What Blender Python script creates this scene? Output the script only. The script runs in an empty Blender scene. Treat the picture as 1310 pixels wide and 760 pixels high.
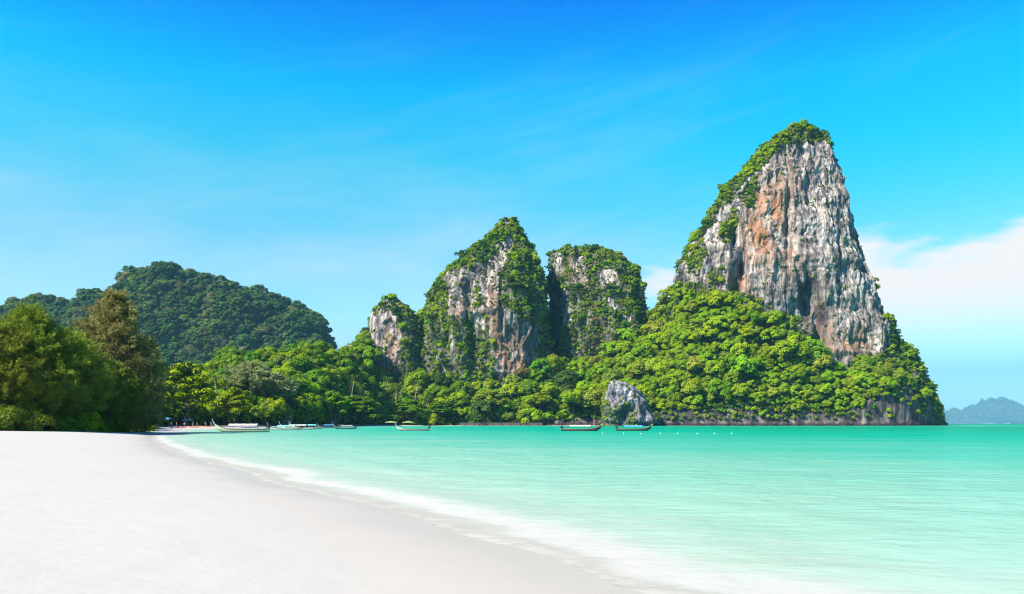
import bpy, bmesh, math, random
import numpy as np
from mathutils import Vector, Matrix

S = bpy.context.scene
COL = S.collection
rng = np.random.default_rng(7)
random.seed(7)

# ------------------------------------------------------------------ camera
CAMH = 1.7          # eye height above the water
HZ = 542.0          # horizon row in the 1310x760 photograph
F = 1000.0          # focal length in photograph pixels
cam_d = bpy.data.cameras.new('camera')
cam_d.sensor_width = 36.0
cam_d.lens = 36.0 * F / 1310.0
cam_d.shift_y = (HZ - 380.0) / 1310.0
cam_d.clip_start = 0.1
cam_d.clip_end = 60000.0
cam = bpy.data.objects.new('camera', cam_d)
COL.objects.link(cam)
cam.location = (0, 0, CAMH)
cam.rotation_euler = (math.radians(90), 0, 0)
S.camera = cam

# ------------------------------------------------------------------ light
TO_SUN = Vector((-0.60, -0.41, 0.69)).normalized()
SUN_EL = math.asin(TO_SUN.z)
SUN_AZ = math.atan2(TO_SUN.x, TO_SUN.y)
EXPOSURE = 1.45
sun_d = bpy.data.lights.new('sun', 'SUN')
sun_d.energy = 5.0
sun_d.angle = math.radians(0.53)
sun_d.color = (1.0, 0.90, 0.74)
sun = bpy.data.objects.new('sun', sun_d)
COL.objects.link(sun)
sun.rotation_euler = TO_SUN.to_track_quat('Z', 'Y').to_euler()

w = bpy.data.worlds.new('World')
S.world = w
w.use_nodes = True
wt = w.node_tree
wt.nodes.clear()
def wn(t, **k):
    n = wt.nodes.new(t)
    for a, v in k.items():
        setattr(n, a, v)
    return n
def wl(a, b):
    wt.links.new(a, b)
def wmath(op, a, b=None, c=None, clamp=False):
    n = wn('ShaderNodeMath', operation=op, use_clamp=clamp)
    for i, v in enumerate((a, b, c)):
        if v is None:
            continue
        if isinstance(v, (int, float)):
            n.inputs[i].default_value = v
        else:
            wl(v, n.inputs[i])
    return n.outputs[0]
def wsmooth(v, a, b):
    n = wn('ShaderNodeMapRange', interpolation_type='SMOOTHSTEP')
    wl(v, n.inputs[0])
    n.inputs[1].default_value = a
    n.inputs[2].default_value = b
    return n.outputs[0]
sky = wn('ShaderNodeTexSky', sky_type='NISHITA')
sky.sun_disc = False
sky.sun_elevation = SUN_EL
sky.sun_rotation = SUN_AZ
sky.altitude = 0
sky.air_density = 1.0
sky.dust_density = 0.25
sky.ozone_density = 2.0
# photographic colour grade of the sky (a polarised, saturated blue)
grade = wn('ShaderNodeHueSaturation')
grade.inputs['Hue'].default_value = 0.485
grade.inputs['Saturation'].default_value = 1.5
grade.inputs['Value'].default_value = 1.0
wl(sky.outputs[0], grade.inputs['Color'])
# thin cloud, laid out over directions
tc = wn('ShaderNodeTexCoord')
sep = wn('ShaderNodeSeparateXYZ')
wl(tc.outputs['Generated'], sep.inputs[0])
X, Y, Z = sep.outputs
hor = wmath('SQRT', wmath('ADD', wmath('MULTIPLY', X, X), wmath('MULTIPLY', Y, Y)))
elev = wmath('DIVIDE', Z, wmath('MAXIMUM', hor, 0.001))
azim = wmath('ARCTAN2', X, Y)
cmb = wn('ShaderNodeCombineXYZ')
wl(wmath('MULTIPLY', azim, 3.0), cmb.inputs[0])
wl(wmath('MULTIPLY', elev, 11.0), cmb.inputs[1])
n1 = wn('ShaderNodeTexNoise', noise_dimensions='2D')
n1.inputs['Scale'].default_value = 1.6
n1.inputs['Detail'].default_value = 7
n1.inputs['Roughness'].default_value = 0.55
wl(cmb.outputs[0], n1.inputs['Vector'])
noi = wmath('SUBTRACT', n1.outputs[0], 0.5)
# cloud bank low over the sea, from the tall rock on to the right
e2 = wmath('ADD', elev, wmath('MULTIPLY', noi, 0.17))
bank = wmath('MULTIPLY', wsmooth(elev, 0.065, 0.16), wsmooth(e2, 0.240, 0.195))
a2 = wmath('ADD', azim, wmath('MULTIPLY', noi, 0.3))
bank = wmath('MULTIPLY', bank, wsmooth(a2, 0.14, 0.38))
# long faint cirrus
cm2 = wn('ShaderNodeCombineXYZ')
wl(wmath('ADD', wmath('MULTIPLY', azim, 1.6), wmath('MULTIPLY', elev, -1.2)), cm2.inputs[0])
wl(wmath('ADD', wmath('MULTIPLY', elev, 9.0), wmath('MULTIPLY', azim, -2.2)), cm2.inputs[1])
n2 = wn('ShaderNodeTexNoise', noise_dimensions='2D')
n2.inputs['Scale'].default_value = 1.5
n2.inputs['Detail'].default_value = 6
n2.inputs['Roughness'].default_value = 0.6
wl(cm2.outputs[0], n2.inputs['Vector'])
cir = wmath('MULTIPLY', wsmooth(n2.outputs[0], 0.46, 0.85), 0.11)
cir = wmath('MULTIPLY', cir, wsmooth(elev, 0.62, 0.25))
# a small puff beside the tall rock, and a thin veil over the landward sky
puff = wmath('MULTIPLY', wmath('MULTIPLY', wsmooth(a2, 0.10, 0.17), wsmooth(a2, 0.27, 0.20)), wmath('MULTIPLY', wsmooth(e2, 0.10, 0.15), wsmooth(e2, 0.20, 0.165)))
veil = wmath('MULTIPLY', wmath('MULTIPLY', wsmooth(elev, 0.44, 0.20), wsmooth(azim, 0.45, -0.15)), wmath('MULTIPLY_ADD', noi, 0.35, 0.14))
fac = wmath('MAXIMUM', wmath('MAXIMUM', bank, wmath('MULTIPLY', puff, 0.85)), wmath('ADD', cir, veil), clamp=True)
mixc = wn('ShaderNodeMix', data_type='RGBA')
wl(fac, mixc.inputs[0])
gr = wn('ShaderNodeValToRGB')
ce = gr.color_ramp.elements
ce[0].position = 0.0; ce[0].color = (0.12, 0.23, 0.30, 1)
ce[1].position = 1.0; ce[1].color = (0.0, 0.42, 0.76, 1)
for p_, c_ in ((0.10, (0.15, 0.25, 0.31)), (0.22, (0.48, 0.49, 0.44)), (0.36, (0.62, 0.56, 0.47)), (0.56, (0.12, 0.71, 0.56)), (0.70, (0.0, 0.74, 0.67)), (0.89, (0.0, 0.45, 0.74))):
    ce.new(p_).color = (*c_, 1)
wl(wmath('DIVIDE', elev, 0.6, clamp=True), gr.inputs[0])
gm = wn('ShaderNodeMix', data_type='RGBA', blend_type='MULTIPLY')
gm.inputs[0].default_value = 1.0
wl(grade.outputs[0], gm.inputs[6])
wl(gr.outputs[0], gm.inputs[7])
gv = wn('ShaderNodeVectorMath', operation='SCALE')
gv.inputs['Scale'].default_value = 2.0
wl(gm.outputs[2], gv.inputs[0])
wl(gv.outputs[0], mixc.inputs[6])
mixc.inputs[7].default_value = (4.75, 4.65, 4.6, 1)
bg = wn('ShaderNodeBackground')
bg.inputs['Strength'].default_value = 0.074
wl(mixc.outputs[2], bg.inputs['Color'])
out = wn('ShaderNodeOutputWorld')
wl(bg.outputs[0], out.inputs['Surface'])

S.view_settings.view_transform = 'Standard'
S.view_settings.look = 'None'
S.view_settings.exposure = EXPOSURE
S.view_settings.gamma = 1.0
S.view_settings.use_curve_mapping = False
S.render.engine = 'CYCLES'
S.cycles.max_bounces = 6
S.cycles.diffuse_bounces = 2
S.cycles.filter_width = 1.15
S.cycles.glossy_bounces = 3
S.cycles.transmission_bounces = 4
S.cycles.transparent_max_bounces = 8
S.cycles.volume_bounces = 0
S.cycles.use_denoising = True
S.cycles.caustics_reflective = False
S.cycles.caustics_refractive = False

# ------------------------------------------------------------------ helpers
_perm = np.random.default_rng(3).permutation(256)
_perm = np.concatenate([_perm, _perm, _perm])
_grad = np.random.default_rng(4).normal(size=(256, 3))
_grad /= np.linalg.norm(_grad, axis=1)[:, None]
def pnoise(p):
    p = np.asarray(p, float)
    i = np.floor(p).astype(int)
    f = p - i
    i &= 255
    u = f * f * f * (f * (f * 6 - 15) + 10)
    r = 0
    for dx in (0, 1):
        for dy in (0, 1):
            for dz in (0, 1):
                h = _perm[_perm[_perm[i[..., 0] + dx] + i[..., 1] + dy] + i[..., 2] + dz]
                g = _grad[h]
                d = g[..., 0] * (f[..., 0] - dx) + g[..., 1] * (f[..., 1] - dy) + g[..., 2] * (f[..., 2] - dz)
                wgt = (u[..., 0] if dx else 1 - u[..., 0]) * (u[..., 1] if dy else 1 - u[..., 1]) * (u[..., 2] if dz else 1 - u[..., 2])
                r = r + d * wgt
    return r * 1.5
def fbm(p, o=4, gain=0.5, lac=2.03):
    p = np.asarray(p, float)
    r, a, t = 0, 1.0, 0
    for k in range(o):
        r = r + a * pnoise(p + k * 17.3)
        t += a
        a *= gain
        p = p * lac
    return r / t * 1.3
def ridged(p, o=4, gain=0.5, lac=2.1):
    p = np.asarray(p, float)
    r, a, t = 0, 1.0, 0
    for k in range(o):
        r = r + a * (1 - 2 * np.abs(pnoise(p + k * 11.7)))
        t += a
        a *= gain
        p = p * lac
    return r / t
def sstep(a, b, x):
    t = np.clip((np.asarray(x, float) - a) / (b - a), 0, 1)
    return t * t * (3 - 2 * t)
def pt(px, py, D):
    """a photograph pixel at depth D as a point"""
    return np.array(((px - 655.0) / F * D, D, CAMH + (HZ - py) / F * D))
def topx(v):
    y = np.maximum(v[..., 1], 1e-3)
    return 655.0 + F * v[..., 0] / y, HZ - F * (v[..., 2] - CAMH) / y

def mesh_np(name, V, Q, smooth=True, attrs=None, mats=(), mi=None):
    me = bpy.data.meshes.new(name)
    V = np.asarray(V, np.float32)
    Q = np.asarray(Q, np.int32)
    k = Q.shape[1]
    me.vertices.add(len(V))
    me.vertices.foreach_set('co', V.ravel())
    me.loops.add(Q.size)
    me.loops.foreach_set('vertex_index', Q.ravel())
    me.polygons.add(len(Q))
    me.polygons.foreach_set('loop_start', np.arange(0, Q.size, k, dtype=np.int32))
    me.polygons.foreach_set('loop_total', np.full(len(Q), k, np.int32))
    me.polygons.foreach_set('use_smooth', np.full(len(Q), smooth, bool))
    if mi is not None:
        me.polygons.foreach_set('material_index', np.asarray(mi, np.int32))
    for n, a in (attrs or {}).items():
        at = me.attributes.new(n, 'FLOAT', 'POINT')
        at.data.foreach_set('value', np.asarray(a, np.float32).ravel())
    for m in mats:
        me.materials.append(m)
    me.update(calc_edges=True)
    return me
def add(name, me, parent=None, loc=None, rot=None, scale=None):
    o = bpy.data.objects.new(name, me)
    COL.objects.link(o)
    if parent is not None:
        o.parent = parent
    if loc is not None:
        o.location = loc
    if rot is not None:
        o.rotation_euler = rot
    if scale is not None:
        o.scale = scale if hasattr(scale, '__len__') else (scale,) * 3
    return o
def tag(o, label=None, cat=None, group=None, kind=None):
    if label: o['label'] = label
    if cat: o['category'] = cat
    if group: o['group'] = group
    if kind: o['kind'] = kind
    return o
def grid_quads(nr, nc, wrap=False):
    r = np.arange(nr - 1)[:, None]
    c = np.arange(nc if wrap else nc - 1)[None, :]
    c2 = (c + 1) % nc
    q = np.stack([r * nc + c, r * nc + c2, (r + 1) * nc + c2, (r + 1) * nc + c], -1)
    return q.reshape(-1, 4)

class MB:
    """collects boxes, bars and tubes; build() links them as one mesh object"""
    def __init__(self):
        self.v, self.f = [], []
    def raw(self, V, Fc):
        b = len(self.v)
        self.v += [tuple(map(float, p)) for p in V]
        self.f += [tuple(b + i for i in q) for q in Fc]
        return self
    def box(self, x0, x1, y0, y1, z0, z1):
        V = [(x0, y0, z0), (x1, y0, z0), (x1, y1, z0), (x0, y1, z0), (x0, y0, z1), (x1, y0, z1), (x1, y1, z1), (x0, y1, z1)]
        return self.raw(V, [(0, 3, 2, 1), (4, 5, 6, 7), (0, 1, 5, 4), (1, 2, 6, 5), (2, 3, 7, 6), (3, 0, 4, 7)])
    def tube(self, pts, rad, n=6):
        pts = [Vector(p) for p in pts]
        if not hasattr(rad, '__len__'):
            rad = [rad] * len(pts)
        V, Fc = [], []
        for i, p in enumerate(pts):
            d = (pts[min(i + 1, len(pts) - 1)] - pts[max(i - 1, 0)]).normalized()
            a = d.orthogonal().normalized() if abs(d.z) < 0.9 else Vector((1, 0, 0)) - d * d.x
            a.normalize()
            b = d.cross(a)
            for k in range(n):
                t = 2 * math.pi * k / n
                V.append(p + (a * math.cos(t) + b * math.sin(t)) * rad[i])
        for i in range(len(pts) - 1):
            for k in range(n):
                k2 = (k + 1) % n
                Fc.append((i * n + k, i * n + k2, (i + 1) * n + k2, (i + 1) * n + k))
        Fc.append(tuple(range(n - 1, -1, -1)))
        Fc.append(tuple((len(pts) - 1) * n + k for k in range(n)))
        return self.raw(V, Fc)
    def lathe(self, prof, n=12, c=(0, 0)):
        V, Fc = [], []
        for r, z in prof:
            for k in range(n):
                t = 2 * math.pi * k / n
                V.append((c[0] + r * math.cos(t), c[1] + r * math.sin(t), z))
        for i in range(len(prof) - 1):
            for k in range(n):
                k2 = (k + 1) % n
                Fc.append((i * n + k, i * n + k2, (i + 1) * n + k2, (i + 1) * n + k))
        return self.raw(V, Fc)
    def mesh(self, name, mat, smooth=False):
        me = bpy.data.meshes.new(name)
        me.from_pydata(self.v, [], self.f)
        me.materials.append(mat)
        if smooth:
            me.polygons.foreach_set('use_smooth', [True] * len(me.polygons))
        me.update()
        return me
    def build(self, name, mat, parent=None, smooth=False):
        return add(name, self.mesh(name, mat, smooth), parent)

# ------------------------------------------------------------------ materials
class NT:
    def __init__(self, name):
        self.m = bpy.data.materials.new(name)
        self.m.use_nodes = True
        self.t = self.m.node_tree
        self.t.nodes.clear()
        self.out = self.t.nodes.new('ShaderNodeOutputMaterial')
    def n(self, t, **k):
        x = self.t.nodes.new(t)
        for a, v in k.items():
            setattr(x, a, v)
        return x
    def l(self, a, b):
        self.t.links.new(a, b)
    def set(self, sock, v):
        if hasattr(v, 'is_output'):
            self.l(v, sock)
        elif isinstance(v, tuple) and len(v) == 3 and sock.type == 'RGBA':
            sock.default_value = (*v, 1)
        else:
            sock.default_value = v
    def math(self, op, a, b=None, c=None, clamp=False):
        n = self.n('ShaderNodeMath', operation=op, use_clamp=clamp)
        for i, v in enumerate((a, b, c)):
            if v is not None:
                self.set(n.inputs[i], v)
        return n.outputs[0]
    def mix(self, f, a, b, bt='MIX'):
        n = self.n('ShaderNodeMix', data_type='RGBA', blend_type=bt)
        self.set(n.inputs[0], f)
        self.set(n.inputs[6], a)
        self.set(n.inputs[7], b)
        return n.outputs[2]
    def smooth(self, v, a, b, lo=0.0, hi=1.0):
        n = self.n('ShaderNodeMapRange', interpolation_type='SMOOTHSTEP')
        self.set(n.inputs[0], v)
        for i, x in zip((1, 2, 3, 4), (a, b, lo, hi)):
            n.inputs[i].default_value = x
        return n.outputs[0]
    def attr(self, name):
        return self.n('ShaderNodeAttribute', attribute_name=name).outputs['Fac']
    def pos(self, scale=(1, 1, 1), obj=False):
        src = self.n('ShaderNodeTexCoord').outputs['Object'] if obj else self.n('ShaderNodeNewGeometry').outputs['Position']
        v = self.n('ShaderNodeVectorMath', operation='MULTIPLY')
        self.l(src, v.inputs[0])
        v.inputs[1].default_value = scale
        return v.outputs[0]
    def noise(self, vec, scale=1.0, detail=4, rough=0.5, dist=0.0):
        n = self.n('ShaderNodeTexNoise')
        self.l(vec, n.inputs['Vector'])
        n.inputs['Scale'].default_value = scale
        n.inputs['Detail'].default_value = detail
        n.inputs['Roughness'].default_value = rough
        n.inputs['Distortion'].default_value = dist
        return n.outputs[0]
    def ramp(self, f, stops, interp='LINEAR'):
        n = self.n('ShaderNodeValToRGB')
        e = n.color_ramp.elements
        n.color_ramp.interpolation = interp
        while len(e) < len(stops):
            e.new(0.5)
        for x, (p, c) in zip(e, stops):
            x.position = p
            x.color = (*c, 1) if len(c) == 3 else c
        self.set(n.inputs[0], f)
        return n.outputs[0]
    def bump(self, h, strength=0.5, dist=1.0, normal=None):
        n = self.n('ShaderNodeBump')
        n.inputs['Strength'].default_value = strength
        n.inputs['Distance'].default_value = dist
        self.l(h, n.inputs['Height'])
        if normal is not None:
            self.l(normal, n.inputs['Normal'])
        return n.outputs[0]
    def principled(self, **k):
        n = self.n('ShaderNodeBsdfPrincipled')
        for a, v in k.items():
            self.set(n.inputs[a.replace('_', ' ')], v)
        return n
    def done(self, shader):
        self.l(shader, self.out.inputs['Surface'])
        return self.m

def plain(name, c, rough=0.6, var=0.15, scale=3.0, metallic=0.0, spec=0.3):
    t = NT(name)
    f = t.noise(t.pos(obj=True), scale, 5, 0.6)
    lo = tuple(x * (1 - var) for x in c)
    hi = tuple(min(1, x * (1 + var)) for x in c)
    p = t.principled(Base_Color=t.mix(f, lo, hi), Roughness=rough, Metallic=metallic)
    p.inputs['Specular IOR Level'].default_value = spec
    return t.done(p.outputs[0])

def leaf_mat(name, c1, c2, trans=0.20, var=0.45):
    t = NT(name)
    oi = t.n('ShaderNodeObjectInfo')
    col = t.mix(t.attr('tint'), c1, c2)
    hs = t.n('ShaderNodeHueSaturation')
    t.l(col, hs.inputs['Color'])
    t.l(t.math('MULTIPLY_ADD', oi.outputs['Random'], 0.05, 0.475), hs.inputs['Hue'])
    r2 = t.math('FRACT', t.math('MULTIPLY', oi.outputs['Random'], 7.31))
    t.l(t.math('MULTIPLY_ADD', r2, var, 1.0 - var * 0.5), hs.inputs['Value'])
    d = t.n('ShaderNodeBsdfDiffuse')
    t.l(hs.outputs[0], d.inputs['Color'])
    tr = t.n('ShaderNodeBsdfTranslucent')
    t.l(hs.outputs[0], tr.inputs['Color'])
    m1 = t.n('ShaderNodeMixShader')
    m1.inputs[0].default_value = trans
    t.l(d.outputs[0], m1.inputs[1])
    t.l(tr.outputs[0], m1.inputs[2])
    g = t.n('ShaderNodeBsdfGlossy')
    g.inputs['Roughness'].default_value = 0.45
    g.inputs['Color'].default_value = (0.8, 0.85, 0.75, 1)
    m2 = t.n('ShaderNodeMixShader')
    m2.inputs[0].default_value = 0.008
    t.l(m1.outputs[0], m2.inputs[1])
    t.l(g.outputs[0], m2.inputs[2])
    return t.done(m2.outputs[0])

M = {}
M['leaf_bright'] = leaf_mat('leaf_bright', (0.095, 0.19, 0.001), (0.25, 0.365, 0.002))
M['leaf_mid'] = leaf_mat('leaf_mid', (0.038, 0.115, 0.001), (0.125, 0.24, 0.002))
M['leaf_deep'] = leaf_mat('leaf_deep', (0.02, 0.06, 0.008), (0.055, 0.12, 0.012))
M['leaf_yellow'] = leaf_mat('leaf_yellow', (0.11, 0.17, 0.008), (0.23, 0.28, 0.02))
M['leaf_olive'] = leaf_mat('leaf_olive', (0.13, 0.11, 0.03), (0.25, 0.20, 0.06))
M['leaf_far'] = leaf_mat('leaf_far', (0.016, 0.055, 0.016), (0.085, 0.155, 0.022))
M['leaf_far_lit'] = leaf_mat('leaf_far_lit', (0.04, 0.10, 0.014), (0.14, 0.22, 0.025))  # lighter far tone, mixed in by patches for variety
M['leaf_far_olive'] = leaf_mat('leaf_far_olive', (0.07, 0.09, 0.02), (0.17, 0.18, 0.05))
M['needle_green'] = leaf_mat('needle_green', (0.085, 0.155, 0.008), (0.24, 0.30, 0.03), 0.35)
M['needle_brown'] = leaf_mat('needle_brown', (0.115, 0.125, 0.026), (0.30, 0.285, 0.085), 0.3)
M['needle_pale'] = leaf_mat('needle_pale', (0.15, 0.18, 0.06), (0.30, 0.31, 0.12), 0.3)
M['palm_leaf'] = leaf_mat('palm_leaf', (0.05, 0.10, 0.01), (0.14, 0.19, 0.03), 0.25)
M['palm_dry'] = leaf_mat('palm_dry', (0.25, 0.13, 0.03), (0.36, 0.20, 0.06), 0.25)
M['bark'] = plain('bark', (0.13, 0.095, 0.07), 0.9, 0.4, 1.2)
M['bark_pale'] = plain('bark_pale', (0.28, 0.24, 0.19), 0.9, 0.35, 1.5)
M['bark_red'] = plain('bark_red', (0.20, 0.11, 0.08), 0.9, 0.4, 2.0)

def rock_mat(name, light=(0.415, 0.378, 0.345), mid=(0.155, 0.143, 0.136), dark=(0.035, 0.036, 0.042), bscale=1.0, warm=0.5):
    t = NT(name)
    # weathered limestone: water streaks run down the face
    wobble = t.pos((0.03, 0.03, 0.02))
    st = t.noise(t.pos((0.20, 0.20, 0.028)), 1.0, 7, 0.66, 0.7)
    st2 = t.noise(t.pos((0.5, 0.5, 0.10)), 1.0, 6, 0.65, 0.4)
    blot = t.noise(t.pos((0.05, 0.05, 0.035)), 1.0, 6, 0.6, 0.5)
    base = t.ramp(st, [(0.34, dark), (0.46, mid), (0.58, light), (0.80, tuple(min(1, x * 1.25) for x in light))])
    base = t.mix(t.smooth(st2, 0.42, 0.70, 0, 0.75), base, mid, 'MULTIPLY')
    base = t.mix(t.smooth(st2, 0.30, 0.46, 0.65, 0.0), base, light, 'SCREEN')
    patchy = t.noise(t.pos((0.035, 0.035, 0.022)), 1.0, 5, 0.6, 1.2)
    base = t.mix(t.smooth(patchy, 0.54, 0.36, 0, 0.5), base, (0.40, 0.40, 0.44), 'MULTIPLY')
    # cool grey lichen against warm fresh stone
    cool = t.mix(t.smooth(blot, 0.35, 0.65), (0.72, 0.80, 0.95), (1.0, 0.93, 0.86))
    base = t.mix(warm, base, cool, 'MULTIPLY')
    # iron stain
    sn = t.noise(t.pos((0.13, 0.13, 0.06)), 1.0, 6, 0.65, 0.8)
    stain = t.math('MULTIPLY', t.attr('stain'), t.smooth(sn, 0.30, 0.62))
    och = t.ramp(st2, [(0.3, (0.16, 0.045, 0.014)), (0.5, (0.33, 0.14, 0.05)), (0.7, (0.44, 0.28, 0.17))])
    base = t.mix(stain, base, och)
    # pits and solution holes: no relief, their inner shade painted as dark colour
    pit_shade = t.noise(t.pos((0.42, 0.42, 0.09)), 1.0, 5, 0.6, 0.3)
    base = t.mix(t.smooth(pit_shade, 0.40, 0.30, 0, 0.85), base, (0.03, 0.03, 0.034))
    # black algae film, and shade painted into hollows, cracks and the peaks' shaded sides
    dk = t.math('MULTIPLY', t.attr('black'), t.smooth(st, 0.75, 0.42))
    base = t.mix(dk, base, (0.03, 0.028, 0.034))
    # moss where the plants root
    base = t.mix(t.math('MULTIPLY', t.attr('moss'), 0.66), base, (0.05, 0.065, 0.022))
    h = t.math('ADD', t.math('MULTIPLY', st2, 1.0), t.math('MULTIPLY', t.noise(t.pos((1.1, 1.1, 0.4)), 1.0, 5, 0.6), 0.6))
    p = t.principled(Base_Color=base, Roughness=0.9, Normal=t.bump(h, 0.8, 2.2 * bscale))
    p.inputs['Specular IOR Level'].default_value = 0.15
    return t.done(p.outputs[0])
M['rock'] = rock_mat('limestone')
M['rock_small'] = rock_mat('limestone_pale', (0.38, 0.37, 0.40), (0.16, 0.155, 0.175), (0.03, 0.03, 0.045), 0.5)
def soil_mat():
    t = NT('forest_floor')
    f = t.noise(t.pos((0.2, 0.2, 0.2)), 1.0, 5, 0.6)
    soil = t.mix(f, (0.016, 0.026, 0.008), (0.04, 0.052, 0.016))
    st = t.noise(t.pos((0.16, 0.16, 0.05)), 1.0, 6, 0.65, 0.6)
    rk = t.ramp(st, [(0.34, (0.015, 0.015, 0.018)), (0.48, (0.055, 0.05, 0.05)), (0.62, (0.15, 0.13, 0.12)), (0.8, (0.26, 0.215, 0.18))])
    col = t.mix(t.attr('bare'), soil, rk)
    # tide band: dark algae on the stone that the sea wets
    g = t.n('ShaderNodeSeparateXYZ')
    t.l(t.n('ShaderNodeNewGeometry').outputs['Position'], g.inputs[0])
    zt = t.math('ADD', g.outputs[2], t.math('MULTIPLY', t.math('SUBTRACT', st, 0.5), 5.0))
    col = t.mix(t.math('MULTIPLY', t.attr('bare'), t.smooth(zt, 3.4, 1.2)), col, (0.035, 0.026, 0.028))
    p = t.principled(Base_Color=col, Roughness=0.95, Normal=t.bump(st, 0.8, 2.0))
    p.inputs['Specular IOR Level'].default_value = 0.1
    return t.done(p.outputs[0])
M['soil'] = soil_mat()

# ------------------------------------------------------------------ shoreline
SH = [(2600, -1700), (400, -190), (80, -32), (20, -2.2), (8, 4.2), (4, 6.3), (1.9, 7.7), (1.25, 8.5), (0.47, 10.4), (0.06, 11.2), (-0.65, 13), (-2.4, 16), (-4.5, 19.8), (-7.9, 25),
      (-11.6, 32), (-20.5, 47), (-34, 74), (-56, 121), (-76, 170), (-92, 222), (-97, 262), (-98, 300), (-108, 400), (-112, 470), (-105, 535), (-88, 582), (-55, 596),
      (0, 600), (60, 601), (140, 603), (240, 606), (300, 606), (325, 618), (345, 660), (356, 740), (330, 900), (0, 1500), (-2600, 2600)]
def smooth_poly(P, n=4):
    P = np.array(P, float)
    for _ in range(2):
        Q = [P[0]]
        for a, b in zip(P[:-1], P[1:]):
            Q += [a * 0.75 + b * 0.25, a * 0.25 + b * 0.75]
        Q.append(P[-1])
        P = np.array(Q)
    return P
SHP = smooth_poly(SH)
LAND = np.concatenate([SHP, [(-18000, 2600), (-18000, -18000), (2600, -18000)]])
def shore_dist(x, y):
    """signed distance to the water's edge, positive on land"""
    sh = x.shape
    x = x.ravel(); y = y.ravel()
    best = np.full(x.shape, 1e18)
    for a, b in zip(SHP[:-1], SHP[1:]):
        d = b - a
        t = np.clip(((x - a[0]) * d[0] + (y - a[1]) * d[1]) / (d @ d), 0, 1)
        best = np.minimum(best, (x - a[0] - t * d[0]) ** 2 + (y - a[1] - t * d[1]) ** 2)
    inside = np.zeros(x.shape, bool)
    n = len(LAND)
    j = n - 1
    for i in range(n):
        xi, yi = LAND[i]; xj, yj = LAND[j]
        c = ((yi > y) != (yj > y)) & (x < (xj - xi) * (y - yi) / (yj - yi + 1e-12) + xi)
        inside ^= c
        j = i
    d = np.sqrt(best)
    return np.where(inside, d, -d).reshape(sh)
def axis(lo, a, b, hi, step, ratio):
    out = list(np.arange(a, b, step))
    s, v = step, out[-1]
    while v < hi:
        s *= ratio
        v += s
        out.append(min(v, hi))
    s, v = step, out[0]
    pre = []
    while v > lo:
        s *= ratio
        v -= s
        pre.append(max(v, lo))
    return np.array(pre[::-1] + out)
def land_z(d, x, y):
    up = 0.95 * (1 - np.exp(-np.maximum(d, 0) / 11.0)) + 0.0035 * np.clip(d, 0, 120)
    dn = -0.075 * np.minimum(-d, 0)
    dd = np.maximum(-d, 0)
    dn = -(0.055 * np.minimum(dd, 12) + 0.02 * np.clip(dd - 12, 0, 250))
    return np.where(d > 0, up, dn)
gx = axis(-17000, -34, 14, 17000, 0.3, 1.075)
gy = axis(-17000, -2, 48, 17000, 0.3, 1.06)
GX, GY = np.meshgrid(gx, gy)
SD = shore_dist(GX, GY)
# the water's edge wanders with each swash
P3 = np.stack([GX * 0.16, GY * 0.16, np.zeros_like(GX)], -1)
wander = 0.35 * fbm(P3, 3)
fade = np.exp(-np.hypot(GX, GY) / 150)
SD = SD + wander * fade * 1.9 - 0.55 * np.exp(-np.hypot(GX, GY) / 60)
BZ = land_z(SD, GX, GY) + 0.018 * fbm(P3 * 3.1 + 5, 3) * sstep(1.5, 6, SD) * fade
NR, NC = GX.shape

def sand_mat():
    t = NT('white_sand')
    d = t.attr('shore')
    wob = t.noise(t.pos((0.35, 0.35, 0.35)), 1.0, 4, 0.55)
    d2 = t.math('ADD', d, t.math('MULTIPLY', t.math('SUBTRACT', wob, 0.5), 2.2))
    wet = t.smooth(d2, 3.6, 0.5)
    grain = t.noise(t.pos((1, 1, 1)), 60.0, 3, 0.7)
    patch = t.noise(t.pos((0.25, 0.25, 0.25)), 1.0, 5, 0.6)
    dry = t.mix(patch, (0.325, 0.318, 0.292), (0.341, 0.334, 0.307))
    dry = t.mix(t.math('MULTIPLY', grain, 0.12), dry, (0.27, 0.25, 0.22))
    wetc = t.mix(patch, (0.325, 0.300, 0.257), (0.340, 0.316, 0.274))
    col = t.mix(wet, dry, wetc)
    dune = t.noise(t.pos((1.4, 1.4, 1.4)), 1.0, 5, 0.55)
    h = t.math('ADD', t.math('MULTIPLY', dune, 0.06), t.math('MULTIPLY', grain, 0.002))
    h = t.math('MULTIPLY', h, t.smooth(d2, 0.8, 4.5))
    p = t.principled(Base_Color=col, Roughness=t.smooth(d2, 0.2, 2.6, 0.35, 0.95), Normal=t.bump(h, 0.5, 1.0))
    p.inputs['Specular IOR Level'].default_value = 0.1
    return t.done(p.outputs[0])
beach = add('beach', mesh_np('beach', np.stack([GX, GY, BZ], -1).reshape(-1, 3), grid_quads(NR, NC), attrs={'shore': SD}, mats=[sand_mat()]))
tag(beach, 'smooth white sand beach sloping down under the turquoise water', kind='structure')

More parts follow.
